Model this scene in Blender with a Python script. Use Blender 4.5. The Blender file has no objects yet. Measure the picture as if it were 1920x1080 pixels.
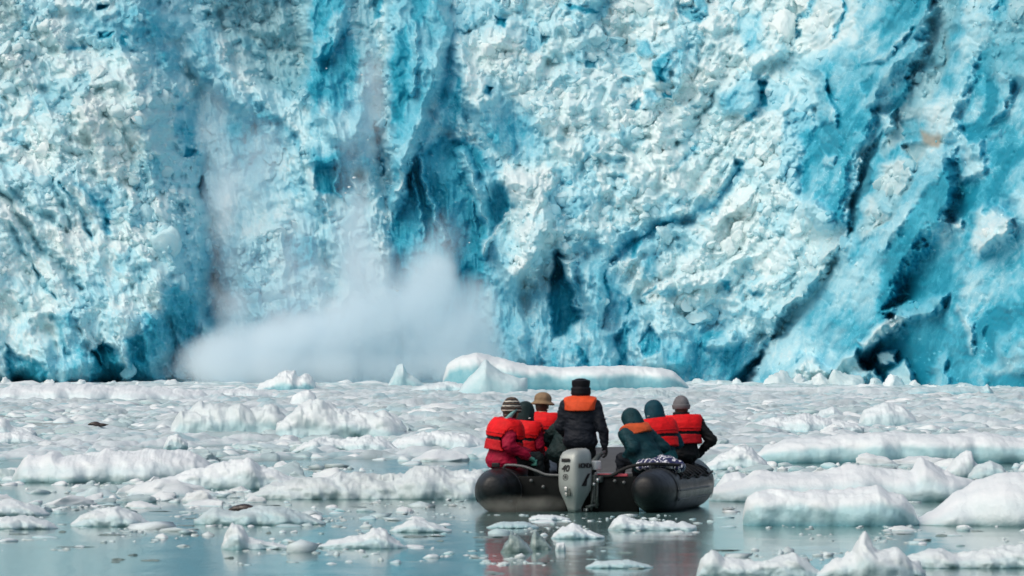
import bpy, bmesh, math, random
import numpy as np
from mathutils import Vector, Matrix
R = math.radians
sc = bpy.context.scene
COL = sc.collection
rng = np.random.default_rng(7)
random.seed(7)

# ------------------------------------------------------------------ camera
FPX, CAMH, HOR = 11600.0, 2.1, 655.5      # focal length and horizon row, in photo pixels (1920 wide)
cam_d = bpy.data.cameras.new('camera')
cam = bpy.data.objects.new('camera', cam_d); COL.objects.link(cam)
cam.location = (0, 0, CAMH)
cam.rotation_euler = (R(90) + math.atan((HOR - 540) / FPX), 0, 0)
cam_d.sensor_width = 36.0
cam_d.lens = FPX / 1920 * 36.0
cam_d.clip_start = 1.0
cam_d.clip_end = 20000
cam_d.dof.use_dof = True
cam_d.dof.focus_distance = 170.0
cam_d.dof.aperture_fstop = 9.0
sc.camera = cam

# ------------------------------------------------------------------ light
SUN_EL, SUN_AZ = R(50), R(234)            # azimuth measured from +Y towards +X
w = bpy.data.worlds.new('World'); sc.world = w; w.use_nodes = True
nt = w.node_tree
bg = nt.nodes['Background']
sky = nt.nodes.new('ShaderNodeTexSky'); sky.sky_type = 'NISHITA'
sky.sun_disc = False; sky.sun_elevation = SUN_EL; sky.sun_rotation = SUN_AZ
sky.dust_density = 6.0; sky.air_density = 1.0; sky.ozone_density = 1.0
hs = nt.nodes.new('ShaderNodeHueSaturation'); hs.inputs['Saturation'].default_value = 0.8
nt.links.new(sky.outputs[0], hs.inputs['Color']); nt.links.new(hs.outputs[0], bg.inputs[0])
bg.inputs[1].default_value = 0.13
sd = bpy.data.lights.new('sun', 'SUN'); sd.energy = 0.5; sd.angle = R(90); sd.color = (1.0, 0.99, 0.975)
sun = bpy.data.objects.new('sun', sd); COL.objects.link(sun)
sdir = Vector((math.sin(SUN_AZ) * math.cos(SUN_EL), math.cos(SUN_AZ) * math.cos(SUN_EL), math.sin(SUN_EL)))
sun.rotation_euler = sdir.to_track_quat('Z', 'Y').to_euler()
sun.location = (0, 0, 60)
sc.view_settings.view_transform = 'Standard'
sc.view_settings.look = 'None'
sc.view_settings.exposure = 0.0
sc.view_settings.gamma = 1.0
sc.cycles.max_bounces = 12
sc.cycles.diffuse_bounces = 7
sc.cycles.glossy_bounces = 3
sc.cycles.transmission_bounces = 2
sc.cycles.volume_bounces = 10
sc.cycles.caustics_reflective = False
sc.cycles.caustics_refractive = False

# ------------------------------------------------------------------ helpers: projection and noise
def at(px, py, Y):
    """World point on the sight line of a photo pixel, at distance Y."""
    return Vector(((px - 960) / FPX * Y, Y, CAMH + (HOR - py) / FPX * Y))
def ground(px, py):
    Y = CAMH * FPX / (py - HOR)
    return Vector(((px - 960) / FPX * Y, Y, 0.0))
def sstep(a, b, x):
    t = np.clip((x - a) / (b - a), 0, 1)
    return t * t * (3 - 2 * t)

_perm = rng.permutation(4096).astype(np.int64)
_perm = np.concatenate([_perm, _perm, _perm])
def h2(i, j, s=0):
    return _perm[_perm[(i & 4095)] + (j & 4095) - ((j & 4095) > 4095)] + s * 0 if s == 0 else _perm[_perm[_perm[(i & 4095)] + (j & 4095)] + (s & 4095)]
def rnd(h, k):
    return (_perm[(h + 977 * k) & 4095]) / 4095.0
_ga = np.linspace(0, 2 * np.pi, 4096, endpoint=False)
_gx, _gy = np.cos(_ga).astype(np.float32), np.sin(_ga).astype(np.float32)
def perlin2(x, y, seed=0):
    xi = np.floor(x).astype(np.int64); yi = np.floor(y).astype(np.int64)
    fx = (x - xi).astype(np.float32); fy = (y - yi).astype(np.float32)
    u = fx * fx * fx * (fx * (fx * 6 - 15) + 10); v = fy * fy * fy * (fy * (fy * 6 - 15) + 10)
    def g(ii, jj, dx, dy):
        h = h2(ii, jj, seed + 1) & 4095
        return _gx[h] * dx + _gy[h] * dy
    a = g(xi, yi, fx, fy); b = g(xi + 1, yi, fx - 1, fy)
    c = g(xi, yi + 1, fx, fy - 1); d = g(xi + 1, yi + 1, fx - 1, fy - 1)
    return 1.5 * ((a + u * (b - a)) * (1 - v) + (c + u * (d - c)) * v)
def fbm2(x, y, o=4, seed=0, gain=0.5):
    t = np.zeros_like(x, dtype=np.float32); a = 1.0
    for k in range(o):
        t += a * perlin2(x * 2 ** k + 17.3 * k, y * 2 ** k - 9.1 * k, seed + 13 * k); a *= gain
    return t
def ridge2(x, y, o=4, seed=0, gain=0.5):
    t = np.zeros_like(x, dtype=np.float32); a = 1.0
    for k in range(o):
        t += a * (1 - 2 * np.abs(perlin2(x * 2 ** k + 5.7 * k, y * 2 ** k + 3.1 * k, seed + 11 * k))); a *= gain
    return t
def worley2(x, y, seed=0, jit=0.9):
    """F1, F2, id of the nearest cell and the offset to its centre."""
    xi = np.floor(x).astype(np.int64); yi = np.floor(y).astype(np.int64)
    f1 = np.full(x.shape, 9.0, np.float32); f2 = f1.copy()
    idn = np.zeros(x.shape, np.int64); ox = np.zeros(x.shape, np.float32); oy = ox.copy()
    for di in (-1, 0, 1):
        for dj in (-1, 0, 1):
            h = h2(xi + di, yi + dj, seed + 3) & 4095
            dx = x - (xi + di + 0.5 + jit * (rnd(h, 1) - 0.5)); dy = y - (yi + dj + 0.5 + jit * (rnd(h, 2) - 0.5))
            d = np.sqrt(dx * dx + dy * dy).astype(np.float32)
            n = d < f1
            f2 = np.where(n, f1, np.minimum(f2, d)); f1 = np.where(n, d, f1)
            idn = np.where(n, h, idn); ox = np.where(n, dx, ox); oy = np.where(n, dy, oy)
    return f1, f2, idn, ox, oy
def env2(x, y, seed=0, g=1.0, c=0.8):
    """Upper envelope of random tilted caps: convex facets that meet in sharp creases."""
    xi = np.floor(x).astype(np.int64); yi = np.floor(y).astype(np.int64)
    best = np.full(x.shape, -9.0, np.float32); sec = best.copy(); idn = np.zeros(x.shape, np.int64)
    for di in (-1, 0, 1):
        for dj in (-1, 0, 1):
            h = h2(xi + di, yi + dj, seed + 3) & 4095
            dx = x - (xi + di + 0.5 + 0.9 * (rnd(h, 1) - 0.5)); dy = y - (yi + dj + 0.5 + 0.9 * (rnd(h, 2) - 0.5))
            v = ((rnd(h, 3) - 0.5) * 0.9 + g * ((rnd(h, 4) - 0.5) * dx + (rnd(h, 5) - 0.6) * dy) - c * (dx * dx + dy * dy)).astype(np.float32)
            n = v > best
            sec = np.where(n, best, np.maximum(sec, v)); best = np.where(n, v, best); idn = np.where(n, h, idn)
    return best, best - sec, idn
def perlin3(x, y, z, seed=0):
    """Cheap solid noise: a blend of three plane noises sheared into one another."""
    return 0.62 * (perlin2(x + 0.71 * z, y - 0.37 * z, seed) + perlin2(y + 0.53 * x + 31, z + 0.29 * x, seed + 5) + perlin2(z - 0.61 * y + 67, x + 0.43 * y, seed + 9)) / 1.25
def fbm3(p, s, o=3, seed=0, gain=0.5):
    t = 0; a = 1.0
    for k in range(o):
        q = p * (s * 2 ** k) + 7.3 * k
        t = t + a * perlin3(q[:, 0], q[:, 1], q[:, 2], seed + 17 * k); a *= gain
    return t

# ------------------------------------------------------------------ helpers: objects
def tag(o, label=None, cat=None, group=None, kind=None):
    if label: o['label'] = label
    if cat: o['category'] = cat
    if group: o['group'] = group
    if kind: o['kind'] = kind
    return o
def link(o, parent=None):
    COL.objects.link(o)
    if parent is not None: o.parent = parent
    return o
def empty(name, loc):
    o = bpy.data.objects.new(name, None); o.location = loc; o.empty_display_size = 0.2
    return link(o)
def mesh_np(name, V, F, mats, smooth=True, midx=None):
    """Mesh from numpy arrays; F is (n,3) or (n,4), or a list of such arrays."""
    Fs = F if isinstance(F, list) else [F]
    me = bpy.data.meshes.new(name)
    me.vertices.add(len(V)); me.vertices.foreach_set('co', np.ascontiguousarray(V, np.float32).ravel())
    tot = np.concatenate([np.full(len(f), f.shape[1], np.int32) for f in Fs])
    lv = np.concatenate([np.asarray(f, np.int32).ravel() for f in Fs])
    me.loops.add(len(lv)); me.loops.foreach_set('vertex_index', lv)
    me.polygons.add(len(tot))
    me.polygons.foreach_set('loop_start', np.concatenate([[0], np.cumsum(tot)[:-1]]).astype(np.int32))
    me.polygons.foreach_set('loop_total', tot)
    if smooth: me.polygons.foreach_set('use_smooth', np.ones(len(tot), bool))
    if midx is not None: me.polygons.foreach_set('material_index', np.asarray(midx, np.int32))
    for m in (mats if isinstance(mats, (list, tuple)) else [mats]): me.materials.append(m)
    me.update(calc_edges=True); me.validate()
    return me
def attr(me, name, vals):
    a = me.attributes.new(name, 'FLOAT', 'POINT'); a.data.foreach_set('value', np.ascontiguousarray(vals, np.float32).ravel())
def add(name, me, parent=None, loc=None):
    o = bpy.data.objects.new(name, me)
    if loc is not None: o.location = loc
    return link(o, parent)
def grid_faces(nr, nc, wrap=False):
    i = np.arange(nr - 1)[:, None]; j = np.arange(nc if wrap else nc - 1)[None, :]
    j2 = (j + 1) % nc
    return np.stack([i * nc + j, i * nc + j2, (i + 1) * nc + j2, (i + 1) * nc + j], -1).reshape(-1, 4)

# ------------------------------------------------------------------ helpers: materials
def newmat(name):
    m = bpy.data.materials.new(name); m.use_nodes = True
    return m, m.node_tree, m.node_tree.nodes['Principled BSDF']
def nd(t, kind, **kw):
    n = t.nodes.new(kind)
    for k, v in kw.items():
        if k in n.inputs: n.inputs[k].default_value = v
        else: setattr(n, k, v)
    return n
def noise(t, vec, scale, detail=4.0, rough=0.55):
    n = nd(t, 'ShaderNodeTexNoise'); n.inputs['Scale'].default_value = scale
    n.inputs['Detail'].default_value = detail; n.inputs['Roughness'].default_value = rough
    if vec is not None: t.links.new(vec, n.inputs['Vector'])
    return n
def ramp(t, fac, stops):
    r = nd(t, 'ShaderNodeValToRGB'); e = r.color_ramp.elements
    while len(e) < len(stops): e.new(0.5)
    for k, (p, c) in enumerate(stops):
        e[k].position = p; e[k].color = (c, c, c, 1) if not isinstance(c, tuple) else (*c, 1)
    t.links.new(fac, r.inputs[0]); return r
def bump(t, bsdf, h, strength, dist):
    b = nd(t, 'ShaderNodeBump'); b.inputs['Strength'].default_value = strength; b.inputs['Distance'].default_value = dist
    t.links.new(h, b.inputs['Height']); t.links.new(b.outputs[0], bsdf.inputs['Normal']); return b
def mth(t, op, a, b=None, c=None):
    n = nd(t, 'ShaderNodeMath', operation=op)
    for k, v in enumerate((a, b, c)):
        if v is None: continue
        if isinstance(v, (int, float)): n.inputs[k].default_value = v
        else: t.links.new(v, n.inputs[k])
    return n.outputs[0]
def mixc(t, fac, a, b):
    n = nd(t, 'ShaderNodeMix', data_type='RGBA')
    for s, v in (('Factor', fac), ('A', a), ('B', b)):
        i = n.inputs[0] if s == 'Factor' else n.inputs[6 if s == 'A' else 7]
        if isinstance(v, (int, float)): i.default_value = v
        elif isinstance(v, tuple): i.default_value = (*v, 1)
        else: t.links.new(v, i)
    return n.outputs[2]
def plain(name, color, rough=0.6, var=0.12, scale=20.0, bmp=0.0, bdist=0.01, metal=0.0, spec=0.5):
    """A surface of one colour with procedural mottling and a fine bump."""
    m, t, b = newmat(name)
    tc = nd(t, 'ShaderNodeTexCoord')
    n = noise(t, tc.outputs['Object'], scale, 5.0, 0.6)
    lo = tuple(c * (1 - var) for c in color); hi = tuple(min(1, c * (1 + var)) for c in color)
    t.links.new(mixc(t, ramp(t, n.outputs[0], [(0.3, 0.0), (0.7, 1.0)]).outputs[0], lo, hi), b.inputs['Base Color'])
    b.inputs['Roughness'].default_value = rough; b.inputs['Metallic'].default_value = metal
    b.inputs['Specular IOR Level'].default_value = spec
    if bmp: bump(t, b, n.outputs[0], bmp, bdist)
    return m
# ------------------------------------------------------------------ the glacier front
def glacier_material():
    m, t, b = newmat('glacier_ice')
    tc = nd(t, 'ShaderNodeTexCoord'); P = tc.outputs['Object']
    ab = nd(t, 'ShaderNodeAttribute', attribute_name='blue'); ad = nd(t, 'ShaderNodeAttribute', attribute_name='dirt'); ast = nd(t, 'ShaderNodeAttribute', attribute_name='stain')
    n1 = noise(t, P, 0.9, 6.0, 0.65); n2 = noise(t, P, 5.0, 5.0, 0.6)
    v = mth(t, 'ADD', ab.outputs['Fac'], mth(t, 'MULTIPLY', mth(t, 'SUBTRACT', n1.outputs[0], 0.5), 0.30))
    v = mth(t, 'ADD', v, mth(t, 'MULTIPLY', mth(t, 'SUBTRACT', n2.outputs[0], 0.5), 0.22))
    c = ramp(t, v, [(0.0, (0.74, 0.84, 0.84)), (0.14, (0.64, 0.80, 0.82)), (0.34, (0.44, 0.72, 0.79)), (0.60, (0.21, 0.55, 0.67)), (0.80, (0.06, 0.42, 0.56)), (1.0, (0.008, 0.26, 0.38))])
    c = mixc(t, mth(t, 'MULTIPLY', ad.outputs['Fac'], 0.8), c.outputs[0], (0.26, 0.36, 0.36))  # grey for dirty ice and for the shade painted into cracks and cavities
    c = mixc(t, ast.outputs['Fac'], c, (0.36, 0.24, 0.13))
    t.links.new(c, b.inputs['Base Color'])
    b.inputs['Roughness'].default_value = 0.55
    b.inputs['Specular IOR Level'].default_value = 0.25
    n3 = noise(t, P, 7.0, 7.0, 0.65)
    bump(t, b, n3.outputs[0], 0.25, 0.05)
    return m

def icosphere(sub):
    bm = bmesh.new(); bmesh.ops.create_icosphere(bm, subdivisions=sub, radius=1.0)
    V = np.array([v.co[:] for v in bm.verts]); F = np.array([[v.index for v in f.verts] for f in bm.faces]); bm.free()
    return V, F
def chunk_shape(sub, seed, rough=0.4):
    """Unit lump of broken ice: a sphere cut by random planes, dented and knobbly."""
    V, F = icosphere(sub); r = np.random.default_rng(seed)
    for _ in range(9):
        n = r.normal(size=3); n[2] = abs(n[2]) * 0.9; n /= np.linalg.norm(n); d = r.uniform(0.45, 0.85)
        e = V @ n - d; V = V - np.clip(e, 0, None)[:, None] * n * 0.92
    V = V * (1 + 0.22 * fbm3(V + seed, 1.1, 3, seed % 50, 0.55) + (0.10 * (1 - 2 * np.abs(fbm3(V + seed, 2.4, 3, seed % 37)))) + rough * 0.13 * np.abs(fbm3(V * 1.0 + seed, 3.4, 3, seed % 29, 0.6)))[:, None]
    V[:, 2] = np.where(V[:, 2] < 0, V[:, 2] * 0.5, V[:, 2])
    V[:, :2] /= np.abs(V[:, :2]).max(); V[:, 2] /= V[:, 2].max()
    return V.astype(np.float32), F

def build_glacier():
    st = 1.6
    xs = np.arange(-600, 2520, st); ys = np.arange(-330, 775, st)
    X, Y = np.meshgrid(xs, ys); X = X.astype(np.float32); Y = Y.astype(np.float32)
    # natural, uneven outlines: all the shapes below are read through this warp
    wx = 8 * fbm2(X / 60, Y / 60, 4, 1, 0.65); wy = 8 * fbm2(X / 70 + 40, Y / 70 + 11, 4, 2, 0.6)
    U, W_ = X + wx, Y + wy
    out = np.zeros_like(X); blue = np.full_like(X, 0.18); rub = np.full_like(X, 0.8); dirt = np.zeros_like(X); stain = np.zeros_like(X); calm = np.zeros_like(X)
    def sl(x0, x1, y0, y1):
        i0 = int(np.clip((y0 - ys[0]) / st, 0, len(ys))); i1 = int(np.clip((y1 - ys[0]) / st + 1, 0, len(ys)))
        j0 = int(np.clip((x0 - xs[0]) / st, 0, len(xs))); j1 = int(np.clip((x1 - xs[0]) / st + 1, 0, len(xs)))
        return slice(i0, i1), slice(j0, j1)
    def put(s, m, o=None, b=None, r=None, d=None, sn=None, c=None):
        if c is not None: calm[s] += (c - calm[s]) * m
        if o is not None: out[s] += (0.95 * o if o > 0 else 0.20 * o) * m
        if b is not None: blue[s] += (b - blue[s]) * m
        if r is not None: rub[s] += (r - rub[s]) * m
        if d is not None: dirt[s] += (d - dirt[s]) * m  # dirty ice, plus grey shade painted into cracks, cavities and undersides
        if sn is not None: stain[s] += (sn - stain[s]) * m
    def poly(pts, fe, fo=None, **k):
        """Soft polygon; fe is how many pixels the flank takes inside the outline, fo outside it."""
        fo = fe * 0.25 if fo is None else fo
        p = np.array(pts, np.float32); mg = 45 + fo
        s = sl(p[:, 0].min() - mg, p[:, 0].max() + mg, p[:, 1].min() - mg, p[:, 1].max() + mg)
        x, y = U[s], W_[s]
        d = np.full(x.shape, 1e9, np.float32); ins = np.zeros(x.shape, bool)
        for a, c in zip(p, np.roll(p, -1, 0)):
            e = c - a; q = np.clip(((x - a[0]) * e[0] + (y - a[1]) * e[1]) / (e @ e + 1e-6), 0, 1)
            d = np.minimum(d, np.hypot(x - a[0] - q * e[0], y - a[1] - q * e[1]))
            if abs(e[1]) > 1e-6:
                cr = ((a[1] > y) != (c[1] > y)) & (x < e[0] * (y - a[1]) / e[1] + a[0]); ins ^= cr
        put(s, sstep(-fo, fe, np.where(ins, d, -d)), **k)
    def line(pts, wd, sharp=1.0, **k):
        p = np.array(pts, np.float32); wd = wd if isinstance(wd, (list, tuple)) else [wd] * len(pts); mg = 45 + max(wd)
        s = sl(p[:, 0].min() - mg, p[:, 0].max() + mg, p[:, 1].min() - mg, p[:, 1].max() + mg)
        x, y = U[s], W_[s]; m = np.zeros(x.shape, np.float32)
        for i in range(len(p) - 1):
            a, c = p[i], p[i + 1]; e = c - a
            q = np.clip(((x - a[0]) * e[0] + (y - a[1]) * e[1]) / (e @ e + 1e-6), 0, 1)
            d = np.hypot(x - a[0] - q * e[0], y - a[1] - q * e[1]) / (wd[i] + (wd[i + 1] - wd[i]) * q)
            m = np.maximum(m, np.clip(1 - d, 0, 1) ** sharp)
        put(s, m, **k)
    exec(GLACIER_SHAPES, dict(poly=poly, line=line))
    # ------------ small-scale relief
    rub = np.clip(rub, 0, 1)
    px = 0.0323                                        # metres per photo pixel at the front
    rel = np.zeros_like(X)
    cell_b = np.zeros_like(X)
    ux, uy = X + 6 * fbm2(X / 22, Y / 22, 3, 71), Y + 6 * fbm2(X / 22 + 9, Y / 22, 3, 72)
    dens = np.clip(0.55 + 0.9 * fbm2(X / 150, Y / 150, 3, 77), 0.12, 1.0)      # coarse and fine patches
    pit = sstep(0.1, 0.7, fbm2(X / 60, Y / 50, 4, 78, 0.6))
    for k, (S, A, sd_) in enumerate(((120, 0.42, 21), (54, 0.52, 22), (26, 0.50, 23), (12, 0.28, 24))):
        e_, df, idn = env2(ux / S + 3.7 * k, uy / (S * 0.9) + 1.3 * k, sd_, 1.5, 0.9)
        hh = rnd(idn, 7)
        rel += A * S * px * rub ** (1.0 if k else 1.6) * (dens if k in (1, 2) else 1) * (e_ - 0.5 * pit * sstep(0.12, 0.0, df))
        if k < 3: cell_b += rub * sstep(0, 0.06, df) * np.where(hh > 0.80, (0.12, 0.22, 0.12)[k], np.where(hh < 0.25, -0.05, 0.0))
    rel += rub * px * 14 * ridge2(X / 40, Y / 40, 4, 31, 0.55) * 0.12
    # smooth ice: flutes running down the face and broad scalloped facets
    sm = 1 - rub
    lean = np.interp(X, [600, 900, 1400, 1900], [0.02, -0.10, 0.45, 0.55])      # the bands lean over to the right on the right
    V1 = X + lean * Y
    sm = sm * (1 - 0.45 * calm)
    rel += 0.65 * sm * px * (22 * ridge2(V1 / 62, Y / 190, 3, 41, 0.45) * 0.5 + 8 * ridge2(V1 / 26, Y / 80, 2, 42, 0.5) * 0.4 + 2.0 * fbm2(X / 14, Y / 18, 3, 43))
    for S, Sy, A, sd_ in ((80, 150, 0.34, 53), (34, 60, 0.26, 54), (15, 24, 0.24, 55), (8, 11, 0.20, 56)):
        e_, df, idn = env2(V1 / S + 0.35 * fbm2(X / 50, Y / 50, 3, 51), Y / Sy + 0.35 * fbm2(X / 50, Y / 50, 3, 52), sd_, 1.8, 0.45)
        rel += 0.70 * sm * px * S * A * e_
        cell_b += sm * ((rnd(idn, 7) - 0.5) * 0.10 - 0.16 * sstep(0.05, 0.0, df) * (rnd(idn, 8) > 0.45))
    out += 0.78 * rel
    out += 1.2 * fbm2(X / 260, Y / 260, 3, 61)
    q1 = np.abs(perlin2(X / 75 + 0.5 * fbm2(X / 60, Y / 60, 3, 62), Y / 62 + 0.5 * fbm2(X / 60, Y / 60, 3, 63), 64))
    q2 = np.abs(perlin2(X / 34 + 0.4 * fbm2(X / 30, Y / 30, 3, 65), Y / 30 + 0.4 * fbm2(X / 30, Y / 30, 3, 66), 67))
    # bands that follow the flow: down to the right on the left, down to the left on the right
    th = np.interp(X, [0, 350, 700, 1000, 1300, 1900], [0.75, 1.1, 1.5, 1.75, 2.3, 2.15]); ct, st_ = np.cos(th), np.sin(th)
    al = X * ct + Y * st_; ac = -X * st_ + Y * ct
    out += (0.5 + 0.5 * rub) * px * (26 * ridge2(ac / 95 + 0.3 * fbm2(X / 80, Y / 80, 3, 68), al / 330, 3, 69, 0.5) + 9 * ridge2(ac / 36, al / 120, 3, 70, 0.5))
    out += (0.30 + 0.60 * rub) * px * (60 * np.sqrt(q1 * q1 + 0.01) + 26 * np.sqrt(q2 * q2 + 0.01))
    fro = sstep(0.05, 0.75, fbm2(X / 95, Y / 120, 5, 91, 0.6)) * sm * (1 - 0.8 * calm)
    blue -= 0.34 * fro * blue
    spk = sstep(0.62, 0.85, fbm2(X / 9, Y / 8, 3, 92, 0.6)) * sstep(0.0, 0.5, fbm2(X / 70, Y / 70, 3, 93))
    blue -= 0.35 * spk * blue
    blue += cell_b + sm * (1 - 0.6 * calm) * (0.13 * ridge2(V1 / 45, Y / 120, 4, 81, 0.6) + 0.26 * fbm2(V1 / 110, Y / 170, 5, 84, 0.6)) + 0.06 + 0.12 * fbm2(X / 130, Y / 130, 5, 82, 0.6)
    dirt += 0.05 * np.clip(fbm2(X / 55, Y / 40, 5, 83, 0.65) - 0.15, 0, 1) * rub
    # ------------ place along the base line, leaning back with height
    D = 375 - 55 * sstep(1350, 2050, X)
    hgt = np.clip((735 - Y) * px, 0, None)
    D = D + 0.38 * hgt + 0.010 * hgt ** 2 - out
    Vx = (X - 960) / FPX * D; Vz = CAMH + (HOR - Y) / FPX * D
    V = np.stack([Vx, D, Vz], -1).reshape(-1, 3)
    F = grid_faces(len(ys), len(xs))
    # the top runs back as a plateau so that the front is a body, not a sheet
    nc = len(xs); top = V[:nc].copy(); t2 = top + np.array([0, 60, 4.0]); t3 = top + np.array([0, 260, 14.0])
    V = np.concatenate([V, t2, t3]); n0 = len(ys) * nc
    j = np.arange(nc - 1)
    F = np.concatenate([F, np.stack([n0 + j, n0 + j + 1, j + 1, j], -1), np.stack([n0 + nc + j, n0 + nc + j + 1, n0 + j + 1, n0 + j], -1)])
    F = F[:, ::-1] if False else F
    # broken blocks frozen into the rubble: lumps of every size bedded in the face
    r = np.random.default_rng(11)
    shp = {s_: [chunk_shape(s_, 700 + k, 1.0) for k in range(16)] for s_ in (2, 3, 4)}
    VV, FF, BB, DD = [V], [F], [], []; off = len(V)
    pad = lambda a: np.concatenate([a.ravel(), np.full(2 * nc, 0.1, np.float32)])
    TT = []
    cl = fbm2(X / 110, Y / 90, 4, 95, 0.6)
    for N, lo, hi, sub, pw in ((260, 18, 36, 4, 3.0), (2600, 8, 18, 3, 1.3), (7000, 3.5, 8, 2, 1.0)):
        i = r.integers(0, len(ys), N * 3); j_ = r.integers(0, len(xs), N * 3)
        pr = np.clip(rub[i, j_] - 0.1, 0.01, 1) ** pw * np.clip(0.45 + 0.9 * cl[i, j_], 0.05, 1)
        kp = (r.random(N * 3) < pr) & (ys[i] < 740); i, j_ = i[kp][:N], j_[kp][:N]
        for a, b_ in zip(i, j_):
            v0, f0 = shp[sub][r.integers(0, 16)]
            q = r.normal(size=4); q /= np.linalg.norm(q); w_, x_, y_, z_ = q
            Rm = np.array([[1-2*(y_*y_+z_*z_), 2*(x_*y_-z_*w_), 2*(x_*z_+y_*w_)], [2*(x_*y_+z_*w_), 1-2*(x_*x_+z_*z_), 2*(y_*z_-x_*w_)], [2*(x_*z_-y_*w_), 2*(y_*z_+x_*w_), 1-2*(x_*x_+y_*y_)]])
            s_ = lo * (hi / lo) ** (r.random() ** 1.6) * D[a, b_] / FPX
            sc3 = s_ * np.array([r.uniform(.8, 1.25), r.uniform(.8, 1.25), r.uniform(.6, 1.0)])
            c = np.array([Vx[a, b_], D[a, b_] + (0.1 + 0.4 * r.random()) * s_ * (1 if sub > 2 else 0.5), Vz[a, b_]])
            VV.append((v0 * sc3) @ Rm.T + c); TT.append(f0 + off); off += len(v0)
            bl_ = blue[a, b_] + r.normal() * 0.04 + (0.13 if r.random() < 0.12 else 0) - (0.08 if r.random() < 0.4 else 0)
            BB.append(np.full(len(v0), bl_, np.float32)); DD.append(np.full(len(v0), dirt[a, b_], np.float32))
    me = mesh_np('glacier', np.concatenate(VV), [F, np.concatenate(TT)], glacier_material())
    attr(me, 'blue', np.concatenate([pad(blue)] + BB)); attr(me, 'dirt', np.clip(np.concatenate([pad(dirt)] + DD), 0, 1)); attr(me, 'stain', np.concatenate([pad(stain) * 0.8, np.zeros(sum(map(len, BB)), np.float32)]))
    o = add('glacier', me)
    tag(o, 'towering blue and white crumbling glacier front rising from the brash ice', 'glacier', kind='structure')
    return o

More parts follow.
